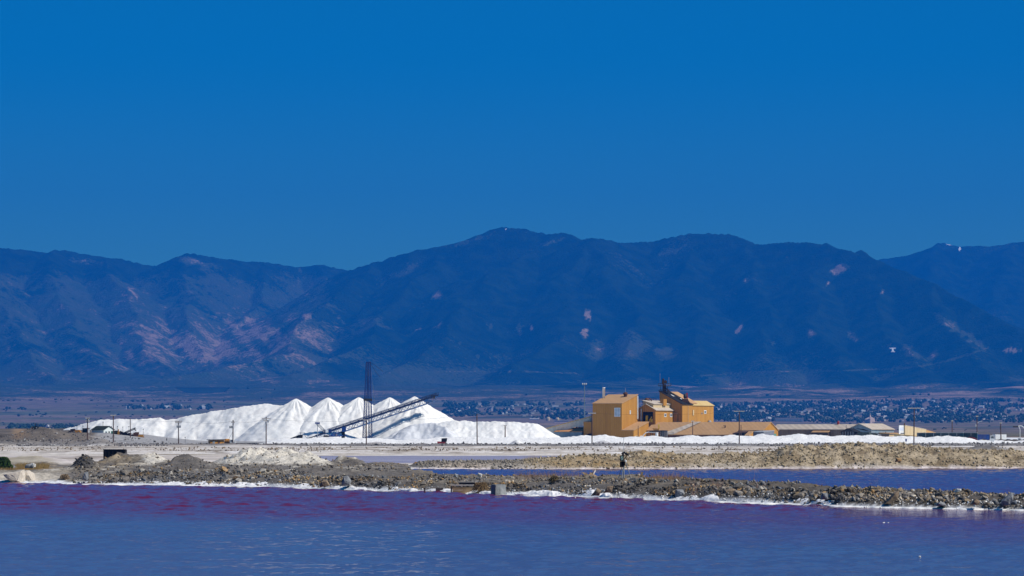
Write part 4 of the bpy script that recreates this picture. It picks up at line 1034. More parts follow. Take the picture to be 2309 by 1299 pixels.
# --- mid mill: gable end in shade, long lit side with raised monitor
B = frame('mill_building', 'tan gabled mill building with a raised roof monitor and open machine bay', 1478, 1362, 1.6)
gable(B, M_wall, M_pale_roof, -9.4, 0, 0, 24, 14.0, 16.6, 'b', .45)
MB().box((-6.2, -0.06, 8.6), (-1.2, 0.0, 13.2)).build('bay_shade_panel', M_black, B)  # flat black panel painted for the shade inside the recess
MB().box((-4.6, -0.5, 8.6), (-3.6, -0.07, 11.6)).box((-2.6, -0.5, 8.6), (-1.4, -0.07, 10.2)).tube((-2.9, -.4, 9.2), (-1.6, -.4, 11.0), .2).build('yellow_machine', M_yellow, B)
MB().tube((-6.9, -.35, 6.5), (-6.9, -.35, 14.6), .2, 8).build('downpipe', M_white, B)
MB().hexa([(-6.6, 1.0, 14.9), (-1.6, 1.0, 14.6), (-1.6, 20, 14.6), (-6.6, 20, 14.9)], [(-6.6, 1.0, 18.0), (-1.6, 1.0, 16.6), (-1.6, 20, 16.6), (-6.6, 20, 18.0)]).build('monitor_wall', M_cream, B)
roof_quad(B, [(-7.0, .6, 18.35), (-1.2, .6, 16.75), (-1.2, 20.4, 16.75), (-7.0, 20.4, 18.35)], M_pale_roof, .2, 'monitor_roof')
MB().box((-2.6, 9.5, 16.0), (-0.9, 12.6, 18.9)).build('roof_house', M_wall, B)
for j in (8.3, 13.8): window(B, 'R', j, 11.0, 2.1, 1.5, 0.0, M_white, M_glass, .25)
shed(B, M_wall, M_roof, 0.02, 1.9, 17.0, 22.6, [12.6, 12.4, 12.4, 12.6], .15, wname='porch_wall', rname='porch_roof', z0=8)
window(B, 'R', 21.6, 10.2, .6, 1.5, 1.9, M_white, M_sky_glass, .12, mull=False)
MB().box((0.4, 12, 7.6), (3.0, 23.5, 7.9)).tube((3, 12, 7.8), (3, 12, 9), .08).tube((3, 17.5, 7.8), (3, 17.5, 9), .08).tube((3, 23.4, 7.8), (3, 23.4, 9), .08).tube((3, 12, 9), (3, 23.4, 9), .08).build('landing', M_dark, B)
rail = MB()
for k in range(7): rail.tube((-8.9 + k * .02, 2 + k * 2.6, 15.2), (-8.9 + k * .02, 2 + k * 2.6, 19.2), .06)
rail.tube((-8.9, 2, 19.2), (-8.9, 17.6, 19.2), .06).tube((-8.9, 2, 18.5), (-8.9, 17.6, 18.5), .06).build('roof_railing', M_dark, B)
dc = thing('dust_collector', 'rusty dust collector drum on the roof beside the gabled mill', 'dust collector', tuple(at(1458.5, 919, 1371)))
MB().lathe((0, 0, -1.5), [(.5, 0), (.55, 2.5), (1.15, 3.4), (1.25, 4.6), (1.15, 5.0), (.7, 5.6), (.2, 5.8)], 14).build('drum', M_rust, dc)
MB().box((-2.2, -.6, 2.2), (2.0, .6, 2.4)).tube((-2.1, -.5, 2.4), (-2.1, -.5, 3.4), .06).build('platform', M_dark, dc)
MB().path([(.8, 0, 4.2), (1.9, 0, 3.6), (2.2, 0, 1.6), (3.2, .5, -.8)], .22, 8).build('duct', M_rust, dc)
tk = thing('storage_tank', 'white round-topped tank in the gap between the two tan mills', 'tank', tuple(at(1446, 952, 1369)))
MB().lathe((0, 0, -4), [(1.5, 0), (1.5, 6.2), (1.25, 7.2), (.7, 7.9), (.1, 8.1)], 16).build('shell', M_white, tk, True)
MB().path([(0.9, -1.3, -2), (0.9, -1.3, 5.6), (1.7, -1.0, 6.6), (2.4, -.6, 5.2)], .2, 8).build('pipe', M_dark, tk)

# --- tower with a black sloping roof
T_ = frame('mill_tower', 'tallest tan mill tower with a steep black sloping roof', 1538.5, 1375, 1.6)
shed(T_, M_wall, M_black_sheet, -11.3, 0, 0, 10.0, [22.3, 16.6, 16.6, 22.3], .4)
shed(T_, M_wall, M_roof, -10.4, -1.2, 10.02, 16.5, [22.0, 17.2, 17.2, 22.0], .3, wname='rear_wall', rname='rear_roof')
for i_, j_ in ((-7.4, 4.5), (-6.0, 6.0), (-4.2, 7.2)):
    zz = 22.3 + (i_ + 11.3) / 11.3 * -5.7
    MB().slab([(i_ - .7, j_, zz + .34 + .35), (i_ + .7, j_, zz + .34 - .35), (i_ + .7, j_ + 1.1, zz + .34 - .35), (i_ - .7, j_ + 1.1, zz + .34 + .35)], .08).build('skylight', M_white, T_)
MB().box((-.05, 5.6, -1), (.12, 5.9, 16.2)).build('corner_trim', M_roof, T_)
D_ = frame('mill_building', 'right-hand tan mill block with pale yellow ridged roof and a white framed window', 1560, 1384, 1.6)
gable(D_, M_wall, M_yroof, -7.3, 0, 0, 21.9, 16.3, 18.2, 'b', .35)
window(D_, 'R', 12.2, 12.6, 2.2, 1.5, 0.0, M_white, M_glass, .28)
window(D_, 'R', 9.6, 12.3, .8, .8, 0.0, M_grey, M_dark, .12, 'louver', False)
MB().box((.02, .6, 11.8), (.3, 1.6, 14.2)).build('panel', M_cream, D_)
MB().lathe((0.7, 16.4, 7.4), [(.5, 0), (.85, .6), (.85, 1.6), (.5, 2.2)], 12).build('fan', M_grey, D_)
ef = thing('exhaust_fan', 'red and black exhaust fan on the slope of the black tower roof', 'fan', tuple(at(1545, 903, 1381)))
MB().wheel((0, 0, 1.9), 1.1, .9, (1, .3, 0), 16).build('housing', M_dark, ef)
MB().box((.45, -.5, .8), (1.15, .5, 3.3)).build('outlet', paint('fan_red', (0.42, 0.03, 0.025), .5, .2), ef)
MB().box((-1.4, -.8, -.9), (1.3, .8, .7)).tube((.8, 0, .5), (2.2, 0, -1.6), .35).build('base', M_rust, ef)
el = thing('elevator_head', 'rust-dark bucket elevator head with two railed platforms on top of the mill tower', 'elevator head', tuple(at(1498, 884, 1382)))
M_sooty = paint('sooty_rust', (0.045, 0.026, 0.018), .9, .4, 1.2)
MB().box((-.8, -.7, -1.5), (.8, .7, 3.4)).build('casing', M_sooty, el)
MB().box((-1.1, -.7, 3.4), (-.1, .7, 5.2)).wheel((.45, 0, 4.5), .75, 1.2, (0, 1, 0)).lathe((-.5, 0, 5.2), [(.35, 0), (.5, .4), (.4, .8)], 8).build('drive', M_sooty, el)
for zz, w0, w1 in ((-.1, -2.3, 2.2), (2.6, -2.7, 2.9)):
    pl = MB().box((w0, -1.3, zz), (w1, 1.3, zz + .28))
    for x_ in (w0, w0 + 1.1, w1 - 1.1, w1): pl.tube((x_, -1.25, zz), (x_, -1.25, zz + 1.15), .09)
    pl.tube((w0, -1.25, zz + 1.15), (w1, -1.25, zz + 1.15), .09); pl.build('platform', M_dark, el)
MB().tube((-1.9, 0, 2.6), (-1.9, 0, 8.3), .05).build('antenna', M_grey, el)
MB().tube((2.0, 0, 2.6), (2.0, 0, 6.6), .06).build('antenna', M_grey, el)
MB().path([(.8, -.4, 1.6), (3.0, -.4, -.3), (7.5, -.4, -3.6)], .22, 8).build('spout', M_dark, el)
MB().tube((-1.6, 0, -4), (-1.6, 0, 2.5), .12).tube((1.4, 0, -3), (1.4, 0, 2.5), .12).build('strut', M_dark, el)

# --- long low roof in front
E_ = frame('warehouse', 'long low warehouse with a broad tan roof and a yellow gable at its right end', 1720, 1330, 1.6)
gable(E_, M_wall, M_roof, -56, 0, 0, 15.4, 5.0, 8.45, 'a', .35)
MB().box((-.02, 3.0, -1), (.12, 13.2, 3.6)).build('green_band', paint('green_panel', (0.10, 0.28, 0.20), .6, .15), E_)
shed(E_, M_rust, M_roof, -47, -11.5, -5.0, -0.4, [3.0, 3.0, 4.95, 4.95], .05, wname='lean_to_wall', rname='lean_to_roof')
MB().slab([(-47, -5.1, 3.35), (-40.5, -5.1, 3.35), (-33, 7.2, 8.85), (-36, 7.2, 8.85)], .06).build('roof_patch', M_pale_roof, E_)
MB().tube((-19, 2.2, 6), (-19, 2.2, 7.2), .25).box((-19.9, 2.0, 6.9), (-19, 2.4, 7.1)).build('roof_vent', M_dark, E_)
sh = frame('open_shed', 'small black open-fronted shed with a thin slanting roof, below the long tan roof', 1678, 1318, 1.8)
shed(sh, M_black, M_timber, -5.2, 0, 0, 5.6, [3.4, 3.9, 4.6, 4.2], .3)
hu = frame('hut', 'small tan hut between the black open shed and the grey wall', 1689, 1316, 1.8)
shed(hu, M_wall, M_roof, -1.9, 0, 0, 4.0, [2.6, 2.6, 4.2, 4.2], .15)
gs = frame('low_shed', 'low flat-roofed grey-blue shed in front of the yellow gable', 1722, 1320, 1.8)
shed(gs, ribbed('slate_cladding', (0.20, 0.205, 0.235), (0.22, 0.23, 0.26), .8), M_grey, -5.6, 0, 0, 10.5, [4.0, 4.0, 4.6, 4.6], .1)

# tanks and pipework in front of the mills
dk = thing('steel_tank', 'black banded steel tank standing in front of the long tan roof', 'tank', tuple(at(1497, 992, 1318)))
MB().lathe((0, 0, -1), [(1.45, 0), (1.45, 4.6), (1.6, 4.62), (1.6, 5.0), (.2, 5.1)], 18).build('shell', M_dark, dk)
hoops = MB()
for k in range(12): t = 6.283 * k / 12; hoops.tube((1.5 * math.cos(t), 1.5 * math.sin(t), 0), (1.5 * math.cos(t), 1.5 * math.sin(t), 3.6), .09, 4)
hoops.build('stave', M_grey, dk)
MB().box((1.6, -.2, 2.5), (4.1, .2, 2.65)).tube((4.0, 0, 2.6), (4.0, 0, 3.3), .06).box((1.6, -.2, 3.1), (4.1, .2, 3.2)).build('walkway', M_dark, dk)
rk = thing('pipe_rack', 'dark steel pipe rack beside the black tank, with a beam across its top', 'pipe rack', tuple(at(1477, 992, 1317)))
MB().box((-2.2, -1, 3.4), (2.2, 1, 3.9)).build('top_beam', M_dark, rk)
for x_ in (-2.0, -1.0, .9, 2.0): MB().box((x_ - .14, -.2, -1), (x_ + .14, .2, 3.4)).build('post', M_rust, rk)
MB().path([(-5.6, 0, -1), (-5.2, 0, 1.6), (-4.2, 0, 2.9), (-2.8, 0, 3.3), (1.5, -.9, 3.0)], .17, 8).build('pipe', M_white, rk)
wt = thing('white_tank', 'small white upright tank inside the dark pipe rack', 'tank', tuple(at(1481, 992, 1316.5)))
MB().lathe((0, 0, 0), [(.62, 0), (.62, 2.9), (.45, 3.2), (.1, 3.3)], 12).build('shell', M_white, wt, True)
yh = thing('yellow_hopper', 'yellow and rust hopper on top of the dark pipe rack', 'hopper', tuple(at(1480, 970, 1317)))
MB().hexa([(-1.0, -.6, -.3), (1.0, -.6, -.3), (1.0, .6, -.3), (-1.0, .6, -.3)], [(-1.7, -.9, .9), (1.2, -.9, .6), (1.2, .9, .6), (-1.7, .9, .9)]).build('bin', M_orange, yh)
MB().box((.8, -.4, .5), (1.3, .4, 2.4)).build('post', M_yellow, yh)
mast = thing('light_mast', 'tall thin lighting mast left of the tall mill', 'light mast', tuple(at(1318, 975, 1395)))
MB().lathe((0, 0, -2), [(.26, 0), (.15, 23.5)], 8).build('pole', M_bluegrey, mast)
MB().box((-1.0, -.15, 21.3), (1.0, .15, 21.5)).build('crossarm', M_grey, mast)
for x_ in (-.8, 0, .8): MB().cbox((x_, -.25, 21.85), (.5, .3, .6)).build('floodlight', M_white, mast)

# --- right-hand sheds
F_ = frame('warehouse', 'long low shed walled in shade-brown with a pale tan roof, right of the yellow gable', 1915, 1340, 1.8)
gable(F_, M_brown, M_pale_roof, -36.8, 0, 0, 12.5, 5.2, 7.3, 'a', .3)  # brown walls hold the shade of the front in their colour
MB().box((0.02, 0.3, 3.0), (.1, 11.8, 5.0)).build('lit_end_panel', M_yroof, F_)  # yellow sheet painted for the sunlit gable end
shed(F_, M_dark, M_roof, -16.6, -9.0, -2.6, -.02, [3.9, 3.9, 4.6, 4.6], .15, wname='lean_to_wall', rname='lean_to_roof')
MB().lathe((-8.0, 6.25, 7.0), [(.5, 0), (.5, 1.6), (.2, 2.0)], 10).build('vent', M_red, F_)
MB().tube((-1.0, -1.0, -1), (-1.0, -1.0, 7.2), .1).build('flue', M_dark, F_)
G_ = frame('warehouse', 'gabled shed with dark end, ribbed pale roof and blue-grey side wall', 1964, 1336, 1.8)
gable(G_, M_bluegrey, M_pale_roof, -10.8, 0, 0, 25.0, 5.3, 7.6, 'b', .4)
window(G_, 'R', 15.5, 3.4, .8, .9, 0.0, M_dark, M_black, .1, mull=False)
shed(G_, M_cream, M_roof, 0.5, 5.0, 8.0, 25.0, [3.6, 3.3, 3.3, 3.6], .3, wname='lean_to_wall', rname='lean_to_roof', z0=-1.5)
MB().box((0.52, 7.7, -1), (4.98, 7.97, 3.1)).build('dark_end_wall', M_brown, G_)
H_ = frame('warehouse', 'cream metal warehouse with a long gently sloping roofline beside the white sign', 2041, 1334, 1.8)
shed(H_, M_cream, M_pale_roof, -2.2, 0, 0, 23.6, [6.9, 6.9, 5.2, 5.2], .05)
window(H_, 'R', 21.0, 1.6, .7, 2.4, 0.0, M_brown, M_black, .1, 'door', False)
shed(H_, paint('orange_cladding', (0.60, 0.33, 0.12), .7, .1, 1), M_roof, -2.2, -.1, 23.7, 37.5, [4.9, 4.9, 3.4, 3.4], .05, wname='annex_wall', rname='annex_roof')
MB().lathe((-.8, 1.2, 6.9), [(.35, 0), (.35, .8), (.1, 1)], 8).build('vent', M_rust, H_)
sg = frame('company_sign', 'square white sign with pale blue lettering and a blue foot on the cream warehouse corner', 2027, 1330, 2.0, TH, 'sign')
MB().box((-.1, 0, 2.6), (.1, 6.6, 6.8)).build('panel', M_white, sg)
MB().box((.1, .1, 2.0), (.14, 6.5, 2.58)).box((-.1, 0.05, 2.0), (.098, 6.55, 2.58)).build('blue_band', paint('sign_blue', (0.01, 0.06, 0.35), .5, .1), sg)
MB().box((.102, 1.5, 3.15), (.13, 5.0, 3.5)).build('caption_bar', M_dark, sg)
lt = MB(); 
for q0, q1, z0, z1 in ((1.0, 1.5, 4.6, 6.0), (1.7, 2.3, 4.5, 5.7), (2.5, 2.9, 4.7, 6.1), (3.1, 3.8, 4.6, 5.4), (3.9, 4.3, 4.6, 6.2), (4.5, 5.4, 4.5, 6.1)): lt.box((.102, q0, z0), (.12, q1, z1))
lt.build('lettering', paint('pale_blue', (0.55, 0.63, 0.78), .5, .05), sg)
for j_ in (.4, 6.2): MB().box((-.08, j_ - .08, -1), (.08, j_ + .08, 2.0)).build('post', M_dark, sg)
h1 = frame('hut', 'small dark hut with a timber-framed gable, left of the ribbed pale roof', 1927, 1316, 2.7)
gable(h1, M_dark, M_black_sheet, -6.2, 0, 0, 6, 3.2, 4.6, 'b', .4)
for i_ in (-5.4, -4.2, -3.0, -1.8, -.7): MB().box((i_ - .09, -.08, 0), (i_ + .09, -.01, 3.4)).build('batten', M_grey, h1)
h2 = frame('derelict_shed', 'derelict black shed with a collapsing, gapped roof', 1960, 1312, 2.9)
walls(h2, paint('mossy_board', (0.06, 0.075, 0.06), .9, .3, 1.2), -5.4, 0, 0, 9, -1.5, [3.0, 2.9, 2.2, 2.6])
roof_quad(h2, [(-5.8, -.3, 4.6), (-2.4, -.3, 4.3), (1.6, 9.4, 1.9), (-4.0, 9.4, 3.4)], M_black_sheet, .15)
for k in range(4):
    MB().slab([(-2.0 + k * .8, .4 + k * 1.6, 4.0 - k * .5), (-.6 + k * .8, .3 + k * 1.6, 3.5 - k * .5), (.2 + k * .8, 2.4 + k * 1.6, 3.2 - k * .5), (-1.4 + k * .8, 2.5 + k * 1.6, 3.7 - k * .5)], .08).build('loose_sheet', M_grey if k % 2 else M_dark, h2)
h3 = frame('hut', 'small cream hut with a lean-to tan roof behind the salt berm, below the white sign', 2040, 1312, 1.6)
shed(h3, M_cream, M_yroof, -4.8, 4.2, 0, 3.5, [3.3, 2.5, 2.5, 3.3], .2)

# railway wagons, vehicles on the right
def wagon(u, d, label):
    w = frame('rail_wagon', label, u, d, 1.5, math.radians(12), 'rail wagon', 'dark rail wagons behind the salt berm')
    L = 9.6
    MB().prism([(0, -1.5, 1.3), (L, -1.5, 1.3), (L, -1.5, 4.0), (0, -1.5, 4.0)], (0, 3.0, 0)).build('body', M_teal, w)
    for k in range(9): MB().box((.3 + k * 1.1, -1.66, 1.35), (.48 + k * 1.1, -1.51, 3.95)).build('rib', M_grey if k % 3 == 0 else M_teal, w)
    MB().box((-.05, -1.6, 4.003), (L + .05, 1.6, 4.18)).build('roof', M_grey, w)
    for x_ in (1.6, L - 1.6):
        b_ = MB().box((x_ - 1.2, -1.1, .7), (x_ + 1.2, 1.1, 1.1)).build('bogie', M_dark, w)
        for dx_ in (-.8, .8):
            for y_ in (-1.18, 1.18): MB().wheel((x_ + dx_, y_, .45), .45, .15, (0, 1, 0)).build('wheel', M_dark, b_)
wagon(2068, 1302, 'dark teal rail wagon at the cream warehouse end, nearest the white sign')
wagon(2120, 1300, 'dark teal rail wagon in front of the orange annex, middle of three')
wagon(2152, 1304, 'dark teal rail wagon farthest from the white sign, next to the red loader')
def wheels(P, pts, r, w, mat=None):
    for p in pts:
        o = MB().wheel(p, r, w, (0, 1, 0)).build('wheel', mat or M_black, P)
        MB().wheel((p[0], p[1] - .02, p[2]), r * .5, w + .02, (0, 1, 0), 8).build('rim', M_grey, o)
rl = frame('loader', 'red loader half hidden behind the salt berm, beside the dark wagons', 2183, 1290, 1.5, math.radians(10), 'loader')
MB().box((0, -1.1, .8), (2.4, 1.1, 2.2)).prism([(2.4, -1.1, .8), (3.6, -1.1, .8), (3.6, -1.1, 1.6), (2.4, -1.1, 2.2)], (0, 2.2, 0)).build('body', M_red, rl)
MB().box((.4, -.9, 2.2), (1.6, .9, 3.0)).build('cab', M_dark, rl)
MB().prism([(3.5, -1.2, .3), (4.6, -1.2, .2), (4.4, -1.2, .9), (3.6, -1.2, 1.3)], (0, 2.4, 0)).build('bucket', M_red, rl)
wheels(rl, [(.6, -1.15, .6), (2.4, -1.15, .6), (.6, 1.15, .6), (2.4, 1.15, .6)], .6, .4)
def trailer(u, d, L, mat, label, cab=None):
    t = frame('semi_trailer', label, u, d, 1.2, math.radians(-24), 'trailer')
    MB().box((0, -1.25, 1.2), (L, 1.25, 3.7)).build('box', mat, t)
    for k in range(int(L / 1.0)): MB().box((.3 + k * 1.0, -1.30, 1.25), (.36 + k * 1.0, -1.252, 3.65)).build('seam', mat, t)
    MB().box((.2, -.5, .9), (L - .2, .5, 1.2)).build('chassis', M_dark, t)
    wheels(t, [(.9, -1.1, .5), (1.9, -1.1, .5), (.9, 1.1, .5), (1.9, 1.1, .5)], .5, .3)
    if cab is not None:
        c_ = MB().box((L + .4, -1.2, .6), (L + 2.4, 1.2, 3.3)).box((L + 2.4, -1.1, .6), (L + 3.3, 1.1, 1.9)).build('cab', cab, t)
        MB().box((L + .9, -1.24, 2.0), (L + 2.2, -1.203, 2.9)).build('window', M_glass, c_)
        wheels(t, [(L + 2.6, -1.1, .5), (L + .8, -1.1, .5), (L + 2.6, 1.1, .5), (L + .8, 1.1, .5)], .5, .3)
trailer(2198, 1336, 6.6, M_blue, 'blue box trailer with a grey cab parked behind the berm', M_grey)
trailer(2241, 1342, 5.6, M_white, 'white box trailer parked right of the blue trailer')
pk = frame('pickup_truck', 'white pickup truck parked at the right edge under the curved lamp', 2286, 1345, 1.5, math.radians(4), 'pickup truck')
MB().box((0, -.9, .5), (4.6, .9, 1.05)).build('body', M_white, pk)
MB().prism([(1.7, -.85, 1.05), (3.4, -.85, 1.05), (3.0, -.85, 1.8), (1.9, -.85, 1.8)], (0, 1.7, 0)).build('cab', M_white, pk)
MB().box((1.95, -.88, 1.15), (2.95, -.852, 1.65)).build('window', M_glass, pk)
wheels(pk, [(.9, -.85, .38), (3.7, -.85, .38), (.9, .85, .38), (3.7, .85, .38)], .38, .25)
lp = thing('street_lamp', 'white curved-arm street lamp with a dark lamp head at the right edge', 'street lamp', tuple(at(2300, 992, 1300)))
MB().path([(0, 0, -1), (0, 0, 4.4), (-.25, 0, 5.2), (-.8, 0, 5.7)], .12, 8).build('post', M_white, lp)
MB().box((-3.0, -.3, 5.25), (-.7, .3, 5.75)).build('lamp_head', M_dark, lp)
MB().path([(-.7, 0, 5.8), (.6, .3, 5.9), (1.5, .6, 5.4), (2.2, .9, 4.4), (2.3, 1, -1)], .12, 8).build('arm', M_white, lp)
db = thing('earth_bank', 'dark weedy bank below the white trailer', 'bank')
V_ = []; us_ = np.arange(2195, 2420, 2.0); ds_ = np.arange(1262, 1290, 1.5); U_, D2_ = np.meshgrid(us_, ds_); X_ = xat(U_, D2_)
Z_ = 0.6 + 2.2 * np.exp(-((D2_ - 1276) / 8) ** 2) * sstep(2195, 2215, U_) * (1 + .25 * fbm(X_ / 2, D2_ / 2, 3, 5))
new_obj('bank_soil', grid_mesh('bank_soil', X_, D2_, Z_), paint('weedy_soil', (0.07, 0.055, 0.04), .95, .4, 1.5, (.12, .11, .05), .5, bmp=.6), db)

# ------------------------------------------------------------------ lattice tower and stacker conveyor
lt_ = thing('lattice_tower', 'tall dark blue lattice tower with two legs meeting at the top', 'lattice tower', tuple(at(829, 992, 1292)))
org = Vector(lt_.location)
L0, L1 = at(821.5, 992, 1292) - org, at(828.3, 820, 1292) - org
R0, R1 = at(835.5, 992, 1292) - org, at(833.2, 820, 1292) - org
for p, q in ((L0, L1), (R0, R1)): MB().lattice(p, q, (1, 0, 0), 1.35, 1.4, 30, .17, .10, .95).build('leg', M_blue, lt_)
MB().cbox(at(831, 818, 1292) - org, (2.0, 1.4, .8)).build('head', M_blue, lt_)
MB().cbox(at(829.5, 902, 1292) - org, (3.6, 1.8, .8)).tube(at(820, 899, 1291.2) - org, at(839, 899, 1291.2) - org, .08).build('platform', M_dark, lt_)
MB().cbox(at(829.5, 943, 1292) - org, (2.0, 1.0, .5)).build('cross_beam', M_blue, lt_)
for pts in ([(834, 817), (845, 823), (855, 831), (864, 838)], [(834, 819), (843, 832), (850, 842), (857, 850)]):
    MB().path([at(u, v, 1291 - k) - org for k, (u, v) in enumerate(pts)], .07, 4).build('cable', M_dark, lt_)
MB().tube(at(836, 830, 1292) - org, at(846, 914, 1298) - org, .05, 4).build('cable', M_grey, lt_)

sc = thing('stacker_conveyor', 'long blue truss conveyor rising to the right in front of the salt cones', 'conveyor', tuple(at(700, 990, 1275)))
org = Vector(sc.location)
def cp(t, dz=0.0):
    p = at(694, 989, 1275).lerp(at(986, 891, 1300), t); return p + Vector((0, 0, dz)) - org
axis = (cp(1) - cp(0)).normalized(); side = axis.cross(Vector((0, 0, 1))).normalized()
MB().lattice(cp(0.06, -1.15), cp(1, -1.15), side, 1.6, 1.9, 26, .19, .11).build('truss', paint('light_blue_steel', (0.05, 0.12, 0.27), .5, .4, .5, (.5, .5, .5), .35), sc)
bl = MB(); 
for a, b in zip(np.linspace(0, .96, 25), np.linspace(.04, 1, 25)): bl.hexa([cp(a, -.1) - side * .8, cp(a, -.1) + side * .8, cp(b, -.1) + side * .8, cp(b, -.1) - side * .8][::-1], [cp(a, .12) - side * .8, cp(a, .12) + side * .8, cp(b, .12) + side * .8, cp(b, .12) - side * .8][::-1])
bl.build('belt', M_black, sc)
for s_ in (-1, 1):
    pts_ = [cp(.06, .25) + side * s_ * .9, cp(1, .25) + side * s_ * .9, cp(1, -.35) + side * s_ * .9, cp(.06, -.35) + side * s_ * .9]
    MB().prism(pts_, side * s_ * .08).build('stringer', M_navy, sc)
hr = MB()
for s_ in (-1, 1):
    hr.tube(cp(.10, 1.0) + side * s_ * 1.1, cp(1, 1.0) + side * s_ * 1.1, .13, 4); hr.tube(cp(.10, .5) + side * s_ * 1.1, cp(1, .5) + side * s_ * 1.1, .10, 4)
    for t in np.linspace(.12, 1, 34): hr.tube(cp(t, -.2) + side * s_ * 1.1, cp(t, 1.0) + side * s_ * 1.1, .09, 4)
hr.build('handrail', M_navy, sc)
for t in np.linspace(.1, .98, 16): MB().wheel(cp(t, .3), .18, 1.9, side, 8).build('idler', M_dark, sc)
MB().cbox(cp(.965, -.1), (1.8, 1.9, 1.3)).build('head_pulley', M_dark, sc)
MB().cbox(cp(.15, .3), (3.4, 2.2, 1.5), None).build('drive_housing', M_blue, sc)
MB().cbox(at(775.5, 968, 1279) - org, (1.7, 2.4, 2.0)).build('support_head', M_blue, sc)
MB().cbox(at(774, 979, 1279) - org, (1.3, 1.6, 3.2)).build('support_leg', M_black, sc)
MB().tube(at(735, 984, 1276) - org, at(782, 982, 1279) - org, .3, 6).tube(at(742, 983, 1276) - org, at(772, 973, 1279) - org, .22, 6).tube(at(752, 976, 1277) - org, at(748, 986, 1276) - org, .2).tube(at(757, 976, 1277) - org, at(766, 985, 1277) - org, .2).build('undercarriage', M_blue, sc)
MB().wheel(at(738, 985, 1275) - org, .65, .5, (0, 1, 0)).wheel(at(733, 985, 1277) - org, .65, .5, (0, 1, 0)).build('wheel', M_dark, sc)
fc_ = thing('feed_conveyor', 'small lattice feed conveyor on a thin post, tipping onto the foot of the stacker', 'conveyor', tuple(at(716, 990, 1273)))
org = Vector(fc_.location)
MB().lattice(at(714, 954, 1273) - org, at(733, 973, 1275) - org, (0, 1, 0), .9, .9, 7, .11, .07).build('truss', M_grey, fc_)
MB().cbox(at(716, 954, 1273) - org, (2.0, 1.0, .6)).build('head', M_blue, fc_)
MB().tube(at(716, 992, 1273) - org, at(716, 955, 1273) - org, .16, 8).build('post', M_grey, fc_)
MB().cbox(at(737, 972, 1275) - org, (1.1, 1.0, 1.3)).build('chute', M_white, fc_)
hp = thing('loading_hopper', 'black loading hopper with a low inclined belt left of the stacker foot', 'hopper', tuple(at(668, 991, 1270)))
org = Vector(hp.location)
MB().prism([at(653, 990, 1270) - org, at(680, 987, 1270) - org, at(682, 983, 1270) - org, at(674, 981, 1270) - org, at(655, 988, 1270) - org], (0, 1.8, 0)).build('belt_frame', M_black, hp)
MB().hexa([at(674, 988, 1269) - org, at(682, 988, 1269) - org, at(682, 988, 1271.5) - org, at(674, 988, 1271.5) - org], [at(672.5, 981, 1269) - org, at(683, 980, 1269) - org, at(683, 980, 1272) - org, at(672.5, 981, 1272) - org]).build('bin', M_black, hp)
MB().tube(at(678, 982, 1270) - org, at(678, 975, 1270) - org, .09).tube(at(677, 976.5, 1270) - org, at(688, 976, 1270) - org, .08).tube(at(686, 979, 1270) - org, at(691, 988, 1270) - org, .07).build('control_arm', M_dark, hp)
dm = thing('tipper_skip', 'black tank on a dark red skid sitting on the white salt berm', 'skid tank', tuple(at(996, 1003, 1166)))
org = Vector(dm.location)
MB().prism([at(986, 1002, 1166) - org, at(1004, 1000, 1166) - org, at(1006, 996, 1166) - org, at(986, 995.5, 1166) - org], (0, 1.6, 0)).build('skid', M_red, dm)
MB().prism([at(995, 996.5, 1165.9) - org, at(1007, 996.5, 1165.9) - org, at(1008.5, 988, 1165.9) - org, at(995.5, 988.5, 1165.9) - org], (0, 1.8, 0)).build('tank', M_black, dm)

# ------------------------------------------------------------------ left: gravel ramp, house, machines
def on_ground(u, d): return float(land(np.array([[float(u)]]), np.array([[float(d)]]))[0, 0])
def gpos(u, d, dz=0.0): return (xat(u, d), d, on_ground(u, d) + dz)
hs = thing('house', 'small white gabled house with dark roof and green door on the gravel ramp', 'house', (xat(233.7, 1186), 1186, zat(979, 1186)), -TH)
M_hroof = paint('dark_green_roof', (0.018, 0.024, 0.014), .9, .3, 1); M_hwall = paint('house_wall', (0.70, 0.74, 0.70), .7, .08, 1)
gable(hs, M_hwall, M_hroof, -5.6, 0, 0, 6.4, 1.7, 3.0, 'a', .35, -1.2, .14)
MB().box((0.01, 3.0, -.1), (.06, 3.8, 1.1)).build('door', M_dark, hs)
MB().box((0.01, 4.6, -.1), (.07, 6.1, 1.15)).build('door', paint('green_door', (0.02, 0.10, 0.06), .6, .2), hs)
window(hs, 'R', 1.0, .35, 1.0, .7, 0.0, M_bluegrey, M_glass, .1)
MB().tube((-2.8, 3.2, 2.8), (-2.8, 3.2, 4.6), .06).build('antenna', M_dark, hs)
ds_ = thing('dark_shed', 'small dark box shed with a pale right side, left of the white house', 'shed', (xat(197, 1186), 1186, zat(976.5, 1186)), -TH)
shed(ds_, M_dark, M_black_sheet, -2.4, 0, 0, 1.4, [1.55, 1.55, 1.6, 1.6], .05, z0=-1)
MB().box((.01, .05, 0), (.05, 1.35, 1.5)).build('side_panel', M_grey, ds_)
def machine(name, label, cat, u, v, d, th=0.0): return thing(name, label, cat, (xat(u, d), d, zat(v, d)), -th)
ol = machine('orange_truck', 'orange dump truck with a dark body on the far left of the ramp', 'dump truck', 155, 977, 1180)
MB().box((0, -1, .5), (1.6, 1, 1.0)).hexa([(.9, -1, .8), (2.4, -1, .8), (2.4, 1, .8), (.9, 1, .8)], [(.7, -1.1, 1.6), (2.4, -1.1, 1.7), (2.4, 1.1, 1.7), (.7, 1.1, 1.6)]).build('dump_body', M_dark, ol)
MB().box((2.45, -.9, .3), (4.2, .9, 1.25)).prism([(4.2, -.9, .3), (4.75, -.9, .3), (4.2, -.9, 1.1)], (0, 1.8, 0)).build('cab', M_orange, ol)
